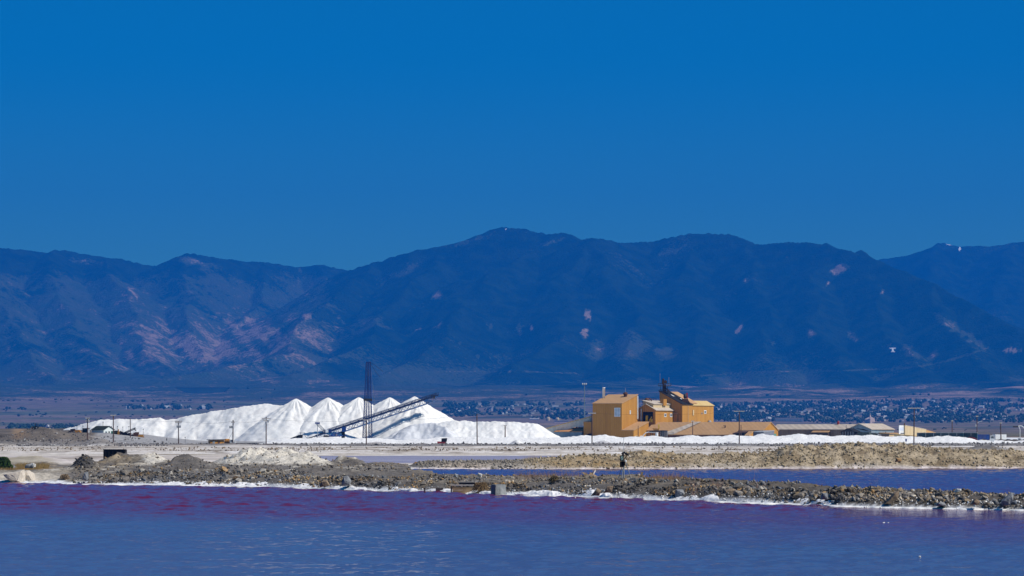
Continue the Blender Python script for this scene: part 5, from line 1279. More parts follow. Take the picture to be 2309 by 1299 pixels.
wheels(ol, [(.6, -1, .3), (2.2, -1, .3), (3.8, -.9, .3)], .34, .3)
cr = machine('crusher', 'long dark crushing plant with rusty and orange sections, right of the white house', 'crusher', 256, 981, 1176)
MB().box((0, -.8, 0.2), (1.6, .8, 1.7)).tube((.3, -.9, 0), (1.7, -.9, 1.5), .12).build('yellow_frame', M_olive, cr)
MB().box((1.0, -.8, .2), (3.0, .8, 1.4)).lathe((1.9, 0, 1.4), [(.2, 0), (.2, .8)], 8).build('feeder', M_orange, cr)
jag = MB(); rj = random.Random(3)
for k in range(26):
    x_ = 2.6 + k * .23; z_ = .6 + .35 * math.sin(k * .9) - .05 * k + rj.uniform(-.2, .2); jag.cbox((x_, rj.uniform(-.6, .6), z_), (rj.uniform(.4, .9), .8, rj.uniform(.6, 1.5)))
jag.build('crusher_body', M_black, cr)
MB().lattice((4.6, 0, 1.0), (8.4, 0, 2.6), (0, 1, 0), .7, .5, 6, .09, .07).tube((7.6, 0, 2.6), (8.6, 0, 1.5), .18).build('boom', M_dark, cr)
MB().box((7.6, -.7, -.4), (9.4, .7, .9)).box((8.2, -.75, .3), (9.6, .75, 1.1)).build('hopper', M_rust, cr)
MB().box((8.6, -.6, -1.6), (11.6, .6, -.6)).box((8.6, -.65, -.6), (11.2, .65, .1)).build('deck', M_orange, cr)
for x_ in (10.2, 11.0, 11.6): MB().tube((x_, -.6, -2.4), (x_, -.6, .2), .06).build('leg', M_rust, cr)
tr_ = machine('wheel_tractor', 'dark green wheel tractor parked on top of the spoil heap', 'tractor', 81, 971.5, 1160)
tr_.location.z = on_ground(81, 1160) - .1
MB().box((-1.1, -.5, .6), (.7, .5, 1.2)).build('body', M_teal, tr_)
cb = MB().box((-.3, -.55, 1.2), (.75, .55, 1.25)).build('cab', M_teal, tr_)
for x_ in (-.25, .65): MB().box((x_, -.5, 1.25), (x_ + .1, .5, 2.05)).build('cab_post', M_dark, cb)
MB().box((-.4, -.6, 2.05), (.85, .6, 2.15)).build('cab_roof', M_dark, cb)
wheels(tr_, [(.35, -.6, .6), (.35, .6, .6)], .6, .35); wheels(tr_, [(-.8, -.5, .38), (-.8, .5, .38)], .38, .25)
MB().prism([(-1.5, -.6, .2), (-1.1, -.6, .2), (-1.15, -.6, 1.1), (-1.3, -.6, 1.1)], (0, 1.2, 0)).build('blade', M_rust, tr_)
oh = thing('site_hut', 'small orange site hut with a dark overhanging flat roof at the foot of the stockpile', 'hut', (xat(474.5, 1136), 1136, zat(1007, 1136)), -math.radians(62))
shed(oh, M_orange, M_black_sheet, -2.0, 0, 0, 5.4, [2.3, 2.3, 2.4, 2.4], .5, z0=-.8)
window(oh, 'R', .9, 1.0, .8, .9, 0.0, M_white, M_glass, .12)
MB().box((0.01, 2.9, 0), (.06, 3.7, 1.9)).build('door', M_rust, oh)
tt = machine('tank_truck', 'orange tank truck with a white cab beside the orange hut', 'truck', 505, 1004, 1150)
MB().box((0.2, -.9, .5), (3.8, .9, .8)).build('chassis', M_dark, tt)
MB().tube((.2, 0, 1.5), (2.1, 0, 1.5), .85, 14).build('tank', M_orange, tt)
c_ = MB().box((2.3, -.9, .6), (3.6, .9, 2.1)).box((3.6, -.9, .6), (4.4, .9, 1.3)).build('cab', M_white, tt)
MB().box((2.6, -.93, 1.35), (3.4, -.902, 1.9)).build('window', M_glass, c_)
wheels(tt, [(.8, -.85, .42), (1.7, -.85, .42), (3.8, -.85, .42)], .42, .3)
ll = thing('ground_conveyor', 'low dark conveyor line running along the foot of the long stockpile', 'conveyor')
org = Vector((0, 0, 0))
MB().box((0, -.25, 0), (1, .25, .3), Matrix.Translation(at(400, 1000.5, 1205)) @ Matrix.Scale(xat(602, 1205) - xat(400, 1205), 4, (1, 0, 0))).build('belt', M_black, ll)
for u in range(404, 600, 7): MB().box((-.12, -.12, -1.6), (.12, .12, .05), Matrix.Translation(at(u, 1000.5, 1205))).build('trestle', M_dark, ll)

# ------------------------------------------------------------------ poles
def pole(u, vt, vb, d, label, arms=(), lean=0.0, r=.15, extras=(), mat=None, group='timber utility poles', name='utility_pole', cat='utility pole'):
    zb, zt = zat(vb, d), zat(vt, d); h = zt - zb; k = d / F
    p = thing(name, label, cat, (xat(u, d), d, zb), 0, group)
    MB().tube((0, 0, -1.5), (lean * k, 0, h), r * 1.3, 8, r).build('shaft', mat or M_timber, p)
    for dv, hw in arms:
        z_ = h - dv * k; x_ = lean * k * z_ / h
        ar = MB().box((x_ - hw * k, -.25, z_ - .14), (x_ + hw * k, -.05, z_ + .14)).build('crossarm', M_pole_arm, p)
        for s_ in (-.92, -.45, .45, .92): MB().lathe((x_ + s_ * hw * k, -.15, z_ + .1), [(.05, 0), (.09, .08), (.05, .3)], 6).build('insulator', M_porcelain, ar)
    for kind, dv, du in extras:
        z_ = h - dv * k; x_ = lean * k * z_ / h + du * k
        if kind == 'can': MB().lathe((x_, -.3, z_ - .45), [(.28, 0), (.3, .1), (.3, .8), (.1, .95)], 10).build('transformer', M_grey, p)
        elif kind == 'cans':
            for s_ in (-.55, .0, .55): MB().lathe((x_ + s_, -.35, z_ - .45), [(.24, 0), (.26, .1), (.26, .8), (.1, .95)], 10).build('transformer', M_grey, p)
        elif kind == 'box': MB().cbox((x_, -.25, z_), (.45, .3, 1.4)).build('switch_box', M_dark, p)
        elif kind == 'lamp': MB().path([(0, 0, z_ - .8), (du * k * .6, 0, z_ - .2), (du * k, 0, z_)], .07, 6).cbox((du * k, 0, z_), (.6, .3, .15)).build('lamp_arm', M_white, p)
        elif kind == 'guy': MB().tube((0, 0, z_), (du * k, .2, -1.0), .05, 4).build('guy_wire', M_dark, p)
    return p
M_pole_arm = paint('weathered_arm', (0.58, 0.52, 0.46), .9, .25, 2)
pole(197, 942, 992, 1128, 'timber pole with two crossarms on the spoil slope, left of the white house', ((1, 5), (8, 4.5)), .5, .17, (('can', 7, 2),))
pole(255.5, 936, 1002, 1124, 'timber pole with one pale crossarm in front of the small white house', ((1, 6),), 0, .17)
pole(294, 945, 989, 1170, 'grey timber pole standing at the crushing plant', (), -.3, .14)
pole(403, 949, 1007, 1126, 'timber pole with a wide T crossarm and hanging transformer, left of the orange hut', ((1, 8), (4, 7)), -.8, .16, (('cans', 13, 1),))
pole(525, 947, 1004, 1128, 'timber pole with transformer at its left, directly behind the orange tank truck', ((6, 4),), .6, .17, (('cans', 16, -3), ('guy', 26, -20)))
pole(600, 940, 1008, 1124, 'timber pole with two broad crossarms in front of the dug-out stockpile foot', ((4, 10), (9, 6.5)), .2, .17, (('can', 13, 0), ('can', 10, 5)))
pole(826, 946, 1009, 1123, 'timber pole with a white crossarm at the lattice tower', ((1, 8),), 0, .17)
pole(1076, 933, 1007, 1126, 'bare timber pole without crossarm before the flat-topped salt pile', (), -.6, .17)
pole(1139, 959, 988, 1250, 'short timber pole with one crossarm standing in the flat-topped salt pile', ((1, 3.5),), 0, .2)
pole(1335, 931, 1006, 1124, 'timber pole with a wide white crossarm in front of the tall mill', ((1, 9),), -.3, .17)
pole(1667, 926.5, 1004, 1128, 'timber pole with a wide white crossarm before the long tan roof', ((1, 12),), 0, .17)
pole(2060.5, 919, 1007, 1124, 'tallest timber pole with a tilted white crossarm before the cream warehouse', ((1.5, 14.5),), 1.0, .18)
pole(1562, 949, 985, 1290, 'thin dark pole with a small crossarm in front of the long tan roof', ((1, 3.5),), 0, .14)
pole(1671, 958, 985, 1310, 'short thin pole beside the black open shed', (), 0, .13)
pole(2147, 948, 980, 1360, 'timber pole behind the orange annex', ((1, 2.5),), 0, .17)
pole(2203, 936, 993, 1330, 'timber pole with a white lamp arm behind the red loader', ((3, 3),), 0, .17, (('lamp', 14, 9), ('can', 24, -3)))
pole(2257, 953, 990, 1330, 'timber pole with a dark switch box in front of the white trailer', ((1, 3),), -.5, .2, (('box', 12, -1),))
pole(1439, 960, 986, 1300, 'thin dark pole against the tan annex of the tall mill', (), 0, .13)
for u, vt, vb, w in ((173.5, 961, 972, 'above the orange dump truck'), (187, 961, 970, 'above the dark box shed'), (232.5, 952, 966, 'rising behind the white house roof'), (251, 962, 974, 'at the right gable end of the white house'), (265, 962, 973, 'behind the orange feeder of the crusher'),
                 (277, 963, 975, 'behind the middle of the crusher'), (290.5, 962, 973, 'behind the crusher, next to the grey timber pole'), (323, 968, 990, 'just right of the orange crusher deck'), (417.5, 986, 1000, 'low, right of the T-armed timber pole')):
    p = pole(u, vt, vb, 1196, 'slim dark yard light post ' + w, (), 0, .055, (), M_dark, 'slim yard light posts on the left', 'yard_light', 'light post')
    MB().cbox((0, 0, zat(vt, 1196) - zat(vb, 1196)), (.35, .25, .3)).build('lamp', M_dark, p)
def sign_post(u, vt, vb, d, label, ph, pw, mat, lean=0.0):
    k = d / F; zb = zat(vb, d); h = zat(vt, d) - zb
    s_ = thing('sign_post', label, 'sign', (xat(u, d), d, zb))
    MB().tube((0, 0, -1), (lean * k, 0, h), .06, 6).build('post', M_dark, s_)
    MB().box((lean * k - pw / 2, -.12, h - ph), (lean * k + pw / 2, -.07, h)).build('panel', mat, s_)
    return s_
sign_post(2043, 989.5, 1004, 1150, 'small dark blue sign on a thin post before the salt berm', 1.0, .55, M_blue)
sign_post(345, 992, 1000, 1180, 'small dark leaning marker post at the foot of the stockpile', 1.2, .35, M_black, -2)
sign_post(376, 988.5, 1000, 1180, 'small dark marker sign on a thin post, right of the leaning one', .8, .35, M_dark)
ts = thing('tilted_sign', 'pair of white sign boards on a leaning post above the right salt berm', 'sign', (xat(2240, 1150), 1150, zat(1003, 1150)))
MB().tube((0, 0, -1), (-.9, 0, 2.0), .06, 6).build('post', M_dark, ts)
R_ = Matrix.Translation((-.45, -.1, 1.75)) @ Matrix.Rotation(.35, 4, 'Y')
MB().box((-.15, -.04, -.5), (.75, .04, .55), R_).build('board', M_white, ts)
MB().box((-.95, -.04, -.6), (-.3, .04, .4), R_).build('board', M_white, ts)
cw = thing('wire', None, None); 
for k in cw.keys(): pass
bpy.data.objects.remove(cw)
# wires strung between the main poles
def wire(u0, v0, u1, v1, d, label):
    w = MB(); n = 14; pts = []
    for i in range(n + 1):
        t = i / n; pts.append(at(u0 + (u1 - u0) * t, v0 + (v1 - v0) * t + 5.0 * 4 * t * (1 - t), d))
    for s_ in (-.8, .8): w.path([p + Vector((0, s_, 0)) for p in pts], .02, 3)
    return setp(w.build('power_line', M_dark), label, 'power line', 'power lines between the poles')
for a, b, w in (((197, 943), (255.5, 937), 'above the white house'), ((255.5, 937), (403, 950), 'above the crusher'), ((403, 950), (525, 950), 'above the orange hut'), ((525, 950), (600, 944), 'right of the orange tank truck'), ((600, 944), (826, 947), 'crossing the salt cones'),
                ((826, 947), (1076, 934), 'crossing the conveyor-fed cone'), ((1076, 934), (1335, 932), 'above the flat-topped salt pile'), ((1335, 932), (1667, 928), 'crossing the mills'), ((1667, 928), (2060, 921), 'above the brown-walled shed')):
    wire(*a, *b, 1126, 'thin dark power line between timber poles, ' + w)
# ------------------------------------------------------------------ things on the shore
def place(name, label, cat, u, d, dz=0.0, rz=0.0, group=None): return thing(name, label, cat, gpos(u, d, dz), rz, group)
M_conc = paint('concrete', (0.24, 0.25, 0.24), .95, .3, 2.5, (0.6, 0.6, 0.58), .5, bmp=.5)
M_crustwood = paint('salt_crusted_wood', (0.62, 0.55, 0.50), .9, .15, 2, (0.3, 0.2, 0.15), .4)

ti = place('tripod_station', 'dark instrument box on a steel tripod with a tall white mast, on the dike', 'tripod', 1405.5, 279)
zt0 = ti.location.z
def tp(u, v, dy=0.0): return at(u, v, 279 + dy) - Vector(ti.location)
for (u0, v0), (u1, v1), dy, r in (((1406.5, 1049), (1401, 1081), -.1, .045), ((1407, 1049), (1406.5, 1081), .1, .06), ((1411.5, 1044), (1423, 1080), .3, .035), ((1402, 1054), (1394, 1081), .5, .035)):
    MB().tube(tp(u0, v0), tp(u1, v1, dy), r, 7).build('leg', M_grey, ti)
MB().tube(tp(1406, 1023), tp(1406.5, 986), .028, 7).build('mast', M_white, ti)
MB().tube(tp(1405, 1052), tp(1405, 1022), .085, 10).build('column', M_dark, ti)
bx_ = MB().hexa([tp(1398.5, 1040, -.18), tp(1406, 1040, -.18), tp(1406, 1040, .12), tp(1398.5, 1040, .12)], [tp(1397.5, 1028, -.18), tp(1406.5, 1026, -.18), tp(1406.5, 1026, .12), tp(1397.5, 1028, .12)]).build('instrument_box', M_dark, ti)
MB().prism([tp(1400, 1029.5, -.20), tp(1405.8, 1029, -.20), tp(1405, 1035, -.20), tp(1402, 1038.5, -.20), tp(1400, 1036, -.20)], (0, .02, 0)).build('door', paint('mint_panel', (0.48, 0.66, 0.56), .4, .1), bx_)
MB().tube(tp(1400, 1037.5, -.215), tp(1405.5, 1029, -.215), .022, 5).build('strap', M_black, bx_)
MB().path([tp(1402, 1024.5), tp(1406, 1020.5), tp(1410, 1021.5), tp(1413, 1025), tp(1416, 1025)], .09, 7).build('hood', M_black, ti)
MB().path([tp(1411, 1022), tp(1412, 1030), tp(1408, 1034)], .035, 5).build('cable', M_black, ti)
MB().cbox(tp(1402, 1047), (.34, .3, .5)).cbox(tp(1406, 1045), (.3, .3, .35)).build('battery_case', M_black, ti)
MB().lathe(tp(1410.5, 1043), [(.06, 0), (.1, .04), (.09, .2), (.03, .26)], 10).build('sensor', M_white, ti)
MB().tube(tp(1407, 1080, -.1), tp(1422, 1080.5, .2), .02, 5).build('brace', M_grey, ti)

pw = place('timber_stake', 'short brown plank stake leaning upright beside the tripod', 'stake', 1443.5, 280)
def lp_(o, u, v, d): return at(u, v, d) - Vector(o.location)
MB().hexa([lp_(pw, 1441.5, 1082, 279.9), lp_(pw, 1446.5, 1082, 279.9), lp_(pw, 1446.5, 1082, 280.05), lp_(pw, 1441.5, 1082, 280.05)], [lp_(pw, 1445.5, 1064.2, 279.9), lp_(pw, 1451, 1063.8, 279.9), lp_(pw, 1451, 1063.8, 280.05), lp_(pw, 1445.5, 1064.2, 280.05)]).build('plank', M_wood, pw)
fp = place('plank_pile', 'flat brown planks lying on the dike at the foot of the leaning stake', 'planks', 1448, 278)
for u0, u1, v0, v1, dd in ((1427, 1469, 1077.5, 1080, 0), (1424, 1448, 1079, 1081.5, -.6), (1445, 1476, 1080, 1082, -.9)):
    a, b = lp_(fp, u0, v0, 278 + dd), lp_(fp, u1, v1, 278.3 + dd); MB().hexa([a + Vector((0, 0, -.07)), b + Vector((0, 0, -.07)), b + Vector((0, .3, -.07)), a + Vector((0, .3, -.07))], [a, b, b + Vector((0, .3, 0)), a + Vector((0, .3, 0))]).build('plank', M_wood, fp)
dw = place('driftwood_pile', 'heap of pale broken planks on the dike, left of the tripod', 'planks', 1332, 292)
for k, (u0, v0, u1, v1, w) in enumerate(((1314, 1068, 1342, 1080, .16), (1318, 1071, 1338, 1081, .12), (1330, 1069, 1346, 1078, .2), (1338, 1072, 1343, 1063, .22), (1326, 1074, 1341, 1066, .14), (1310, 1079, 1350, 1080, .14))):
    a, b = lp_(dw, u0, v0, 291.5 + .2 * k), lp_(dw, u1, v1, 292 + .2 * k); n_ = Vector((0, .25, 0)); t_ = Vector((0, 0, w))
    MB().hexa([a, b, b + n_, a + n_], [a + t_, b + t_, b + n_ + t_, a + n_ + t_]).build('plank', M_crustwood if k % 2 else M_wood, dw)

E0 = lambda u: float(front_edge(u)) + 2.2 * float(fbm(np.array([xat(u, front_edge(u)) / 9]), np.array([front_edge(u) / 9]), 4, 3)[0])
ds = E0(1046) - .3
sl = thing('sluice_gate', 'weathered wooden sluice box with a dark back plank at the water line', 'sluice gate', (xat(1046, ds), ds, 0))
kx = ds / F
def S(x0, x1, z0, z1, y0, y1, name, mat): return MB().box((x0 * kx, y0, z0), (x1 * kx, y1, z1)).build(name, mat, sl)
vz = lambda v: zat(v, ds)
dv_ = lambda v: (1112.5 - v) * kx
for k in range(2): S(-26, 30, dv_(1111.5) + k * .31, dv_(1111.5) + .30 + k * .31, 0, .09, 'plank', M_wood)
S(-26.5, 31, dv_(1096) + .09, dv_(1096) + .17, -.05, .12, 'top_rail', M_crustwood)
S(-30, -26.6, -.25, dv_(1095), -.12, .16, 'post', M_darkwood)
S(-11, 38, dv_(1096) + .18, dv_(1087), 1.1, 1.2, 'back_plank', M_darkwood)
S(-12, 39, dv_(1087) + .002, dv_(1087) + .05, 1.05, 1.25, 'back_rail', M_crustwood)
S(36, 40, -.1, dv_(1090), .9, 1.4, 'post', M_darkwood)
ds = E0(986) - .5
bm_ = thing('salt_crusted_beam', 'low salt-whitened beam lying along the water left of the sluice box', 'beam', (xat(986, ds), ds, 0))
kx = ds / F
MB().box((-28 * kx, 0, -.05), (30 * kx, .35, .20)).build('beam', M_crustwood, bm_)
MB().box((-30 * kx, -.1, -.15), (-27 * kx, .4, .5)).build('end_post', M_darkwood, bm_)
MB().box((-4 * kx, .5, .22), (13 * kx, .8, .46)).build('dark_board', M_darkwood, bm_)
ds = E0(1124) - .2
cbk = thing('concrete_block', 'large grey concrete block standing at the water line, right of the sluice box', 'concrete block', (xat(1124, ds), ds, 0), .42)
bmq = bmesh.new(); bmesh.ops.create_cube(bmq, size=1.0)
for v_ in bmq.verts: v_.co = Vector((v_.co.x * 1.15 * (1 - .08 * (v_.co.z > 0)), v_.co.y * 1.0, (v_.co.z + .5) * 1.12 - .15))
bmesh.ops.bevel(bmq, geom=bmq.edges[:], offset=.05, segments=2, affect='EDGES'); bmesh.ops.subdivide_edges(bmq, edges=bmq.edges[:], cuts=2)
for v_ in bmq.verts: v_.co += Vector((random.uniform(-1, 1), random.uniform(-1, 1), random.uniform(-1, 1))) * .018
meq = bpy.data.meshes.new('block'); bmq.to_mesh(meq); bmq.free(); new_obj('block', meq, M_conc, cbk)

def boulder(name, label, cat, outline, d, depth, mat, seed, push=.12):
    """A faceted block: outline (u, v) facing the camera, given real thickness and a rough surface."""
    pts = [at(u, v, d) for u, v in outline]; c0 = sum(pts, Vector()) / len(pts)
    r = random.Random(seed); bm = bmesh.new()
    for p in pts:
        q = p - c0
        bm.verts.new(q * .82 + Vector((0, -depth * .25 * r.uniform(.7, 1.2), 0))); bm.verts.new(q + Vector((0, depth * .25, 0))); bm.verts.new(q * .75 + Vector((0, depth, -.05)))
    for _ in range(5): bm.verts.new(Vector((r.uniform(-.5, .5) * (max(p.x for p in pts) - min(p.x for p in pts)) * .6, -depth * .4, r.uniform(-.4, .3) * (max(p.z for p in pts) - min(p.z for p in pts)))))
    res = bmesh.ops.convex_hull(bm, input=bm.verts)
    bmesh.ops.delete(bm, geom=[g_ for g_ in res['geom_interior'] if isinstance(g_, bmesh.types.BMVert)], context='VERTS')
    bmesh.ops.triangulate(bm, faces=bm.faces[:]); bmesh.ops.subdivide_edges(bm, edges=bm.edges[:], cuts=1)
    for v_ in bm.verts: v_.co += Vector((r.uniform(-1, 1), r.uniform(-1, 1), r.uniform(-1, 1))) * push * .35
    me_ = bpy.data.meshes.new(name); bm.to_mesh(me_); bm.free()
    o = new_obj(name, me_, mat); o.location = c0
    return setp(o, label, cat)
M_pale = paint('pale_crusted_stone', (0.60, 0.52, 0.42), .95, .15, 2.5, (0.36, 0.31, 0.27), .5, bmp=.7)
M_brownstone = paint('brown_stone', (0.26, 0.19, 0.125), .95, .3, 3, (0.10, 0.07, 0.05), .5, bmp=.6)
M_greystone = paint('grey_stone', (0.22, 0.225, 0.23), .95, .3, 3, (0.45, 0.44, 0.42), .4, bmp=.6)
M_orangestone = paint('orange_stone', (0.40, 0.24, 0.10), .95, .25, 3, (0.2, 0.12, 0.06), .4, bmp=.6)
M_whitestone = paint('white_stone', (0.55, 0.53, 0.49), .95, .15, 3, (0.3, 0.28, 0.25), .4, bmp=.6)
boulder('salt_slab', 'huge pale salt-crusted slab with an overhanging left end at the left shore', 'slab', [(3, 1068), (26, 1066), (53, 1059.5), (56, 1072), (56, 1090), (26, 1090), (14, 1080)], 345, 2.2, M_pale, 1)
boulder('salt_slab', 'steep pale salt block with a dark shaded face, right of the huge slab', 'slab', [(52, 1062), (64, 1060), (72, 1067), (79, 1090), (54, 1090)], 347, 2.4, M_pale, 2)
boulder('boulder', 'rounded grey boulder on the earth above the pale slabs', 'boulder', [(55, 1056), (60, 1047), (72, 1044), (75, 1056)], 392, 1.2, M_greystone, 3)
boulder('boulder', 'whitish boulder touching the rounded grey boulder', 'boulder', [(71, 1052), (73, 1044), (79, 1046), (79, 1054)], 391, 1.0, M_whitestone, 4)
boulder('boulder', 'tall dark slab of rock tilted upright on the left shore', 'boulder', [(185, 1082), (190, 1065), (198, 1064), (199, 1080), (194, 1085)], 338, .8, M_greystone, 5, .05)
for args in (('pair of brown slab rocks leaning together at the salt line, larger left one', [(1332, 1118), (1346, 1101), (1356, 1105), (1352, 1118)], 262, M_brownstone), ('smaller brown slab rock leaning right of the larger brown slab', [(1362, 1112), (1370, 1097), (1382, 1096), (1378, 1110)], 263, M_brownstone),
             ('grey broken boulder in the salt crust below the dry stems', [(1521, 1124), (1524, 1104), (1541, 1104), (1547, 1120)], 257, M_greystone), ('rusty brown overhanging boulder right of the grey one in the salt crust', [(1632, 1123), (1634, 1106), (1650, 1101), (1661, 1104), (1652, 1112), (1640, 1124)], 252, M_brownstone),
             ('tan boulder next to the rusty overhanging boulder', [(1660, 1110), (1661, 1102), (1673, 1101), (1672, 1111)], 253, M_orangestone), ('pale pointed boulder on the crest against the middle pond, above the rusty boulder', [(1683, 1096), (1692, 1085), (1703, 1090), (1702, 1099)], 262, M_whitestone),
             ('dark slab leaning on the rocks left of the bright crest stones', [(1851, 1127), (1855, 1112), (1866, 1113), (1868, 1126)], 236, M_greystone), ('orange crest boulder on the right part of the dike', [(1961, 1111), (1964, 1103), (1971, 1104), (1972, 1111)], 239, M_orangestone),
             ('long dark slab jutting down towards the water on the right part of the dike', [(1994, 1136), (2015, 1112), (2028, 1105), (2029, 1109), (2004, 1139)], 232, M_brownstone), ('white crest boulder against the middle pond, right part of the dike', [(2150, 1110), (2158, 1102), (2168, 1103), (2169, 1110)], 235, M_whitestone),
             ('brown pointed boulder near the water at the right', [(2189, 1138), (2199, 1124), (2212, 1131), (2206, 1139)], 226, M_brownstone), ('dark flat boulder touching the water at the right', [(2109, 1141), (2117, 1131), (2130, 1133), (2135, 1141)], 228, M_greystone),
             ('long pale slab tilted up at the right edge of the dike', [(2258, 1130), (2281, 1110), (2289, 1112), (2270, 1140), (2262, 1142)], 224, M_greystone),
             ('grey boulder on the crest above the sluice box', [(1021, 1077), (1026, 1067), (1034, 1071), (1031, 1079)], 305, M_greystone), ('round pale boulder on the crest between sluice box and driftwood', [(1076, 1073), (1079, 1066), (1088, 1069), (1086, 1077)], 302, M_whitestone),
             ('dark boulder at the shore left of the salt-whitened beam', [(770, 1095), (774, 1074), (784, 1072), (792, 1085), (790, 1096)], 305, M_greystone), ('grey-brown boulder on the shore left of the dark boulder', [(720, 1098), (724, 1085), (738, 1083), (744, 1094)], 309, M_brownstone)):
    lab, ol_, dd, mm_ = args
    boulder('boulder', lab, 'boulder', ol_, dd, .9, mm_, len(lab), .08)
boulder('clay_block', 'tawny clay boulder half-way up the brown bank', 'boulder', [(2018, 1042), (2021, 1033), (2032, 1033), (2034, 1040)], 483, 1.0, M_orangestone, 31)
boulder('clay_block', 'small ochre boulder on the far bank near the pale pond', 'boulder', [(930, 1046), (936, 1041), (943, 1042), (944, 1047)], 500, 1.0, M_orangestone, 32)

def weed(name, label, cat, u, d, rx, rz_, n, col, leaf=.05, seed=1, tall=1.0, stem=None):
    g_ = np.random.default_rng(seed); o = place(name, label, cat, u, d, -.05)
    th = g_.uniform(0, 6.283, n); rr = g_.random(n) ** .5; zz = g_.random(n) ** .8
    P_ = np.stack([rr * np.cos(th) * rx * np.sqrt(1 - (zz * .85) ** 2), rr * np.sin(th) * rx * .8 * np.sqrt(1 - (zz * .85) ** 2), zz * rz_], -1)
    V_ = np.zeros((n, 3, 3)); dirs = g_.normal(size=(n, 3)); dirs /= np.linalg.norm(dirs, axis=1)[:, None]; d2 = g_.normal(size=(n, 3)); d2 /= np.linalg.norm(d2, axis=1)[:, None]
    sz = leaf * g_.uniform(.5, 1.5, (n, 1))
    V_[:, 0] = P_ - dirs * sz; V_[:, 1] = P_ + dirs * sz; V_[:, 2] = P_ + d2 * sz * 1.6 * tall
    c_ = np.repeat(np.array([col]) * g_.uniform(.5, 1.5, (n, 1)), 3, 0)
    f = new_obj('foliage', raw_mesh('foliage', V_.reshape(-1, 3), np.arange(3 * n).reshape(-1, 3), c_), attr_mat('foliage_' + name, .9, 3, .25, 0), o)
    st = MB()
    for k in range(9): t = g_.uniform(0, 6.28); st.tube((0, 0, 0), (math.cos(t) * rx * .6, math.sin(t) * rx * .6, rz_ * g_.uniform(.5, .9)), leaf * .3, 4, leaf * .1)
    st.build('stem', M_timber, o)
    return o
weed('dry_bush', 'dry brown bush hanging over the right end of the sluice box', 'bush', 1084, 283, .85, 1.0, 2600, (.26, .17, .085), .045, 2)
weed('dry_bush', 'tan dry bush at the left shore beside the pale silt', 'bush', 146, 344, .6, .6, 1400, (.34, .24, .15), .05, 3)
weed('dry_bush', 'small tan bush in the salt crust of the left shore', 'bush', 531, 327.5, .35, .4, 800, (.40, .28, .17), .04, 4)
weed('dry_bush', 'small brown bush on the dike right of the concrete block', 'bush', 1250, 283, .5, .6, 1200, (.22, .16, .08), .045, 5)
weed('green_shrub', 'dense dark green shrub at the left edge of the picture', 'shrub', 4, 470, 1.55, 2.0, 9000, (.045, .085, .018), .10, 6)
weed('green_shrub', 'small green shrub growing at the right foot of the dense shrub', 'shrub', 25, 468, .55, .85, 2200, (.06, .11, .022), .09, 7)
wp = place('marker_post', 'short white double marker post beside the green shrub', 'post', 33.5, 452)
MB().box((-.2, -.1, -.3), (.0, .1, .85)).build('post', M_white, wp); MB().box((.03, -.05, -.3), (.2, .12, .78)).build('post', M_whitestone, wp)
bn = thing('steel_bin', 'large black open steel bin lying on the grey mound at the left', 'steel bin', (xat(259, 478), 478, zat(1031, 478)))
k = 478 / F
MB().box((-24.5 * k, -.8, -.4), (24 * k, 1.2, 16.8 * k)).build('body', M_black, bn)
MB().box((-24.7 * k, -.86, 16.8 * k + .002), (24.3 * k, 1.26, 16.8 * k + .09)).build('rim', M_dark, bn)
for q in range(8): MB().box((24 * k, -.7 + q * .23, -.3 + 0), (24 * k + .10, -.6 + q * .23, 16 * k)).build('rib', M_dark, bn)
for q in range(6): MB().box((-22 * k + q * 8.6 * k, -.88, -.3), (-21 * k + q * 8.6 * k, -.81, 16.5 * k)).build('rib', M_black, bn)
for u, d, lab in ((1993, 191, 'larger white salt lump floating on the near pond'), (2003, 191, 'smaller white salt lump beside the larger one on the near pond'), (2074, 139, 'tiny pale speck of salt alone on the near pond at the lower right')):
    o = new_obj('salt_lump', ROCKS[3].copy(), M_berm); o.location = (xat(u, d), d, .06); o.scale = (.07, .06, .05) if u != 1993 else (.11, .08, .07); setp(o, lab, 'salt lump')

# ------------------------------------------------------------------ far town, groves and landmarks
def d_of(u, v):
    ds_ = np.geomspace(1700, 16500, 500); z = plain(np.full(500, float(u)), ds_); vv = VH - (z - EYE) * F / ds_
    i = np.nonzero(vv <= v)[0]
    return float(ds_[i[0]]) if len(i) else 14000.0
DG = np.geomspace(2200, 13500, 420); UG = np.arange(-100, 2500, 20.0)
UU_, DD_ = np.meshgrid(UG, DG); VV_ = VH - (plain(UU_, DD_) - EYE) * F / DD_
VV_ = np.minimum.accumulate(VV_, axis=0)
def d_fast(u, v):
    u = np.atleast_1d(u); v = np.atleast_1d(v); out = np.zeros(len(u)); ci = np.clip(((u + 100) / 20).astype(int), 0, len(UG) - 1)
    for k in range(len(u)): out[k] = np.interp(-v[k], -VV_[:, ci[k]], DG)
    return out
bands = [(1612, 2340, 912, 934, 1500, lambda u: np.interp(u, [1612, 1850, 2000, 2309], [914, 908, 905, 896])), (1612, 2340, 934, 951, 1100, None), (1000, 1320, 911, 917, 110, None), (1000, 1320, 924, 937, 190, None), (1200, 1320, 939, 946, 60, None), (1000, 1075, 928, 940, 120, None), (20, 180, 961, 973, 260, None), (280, 480, 916, 925, 90, None), (1610, 1700, 934, 944, 120, None), (1120, 1160, 912, 917, 40, None), (1005, 1080, 917, 924, 60, None), (1660, 2340, 950, 954, 120, None)]
TREEB = [tri_arrays(rock_mesh(500 + i, .9, 14)) for i in range(6)]
TU, TV = [], []
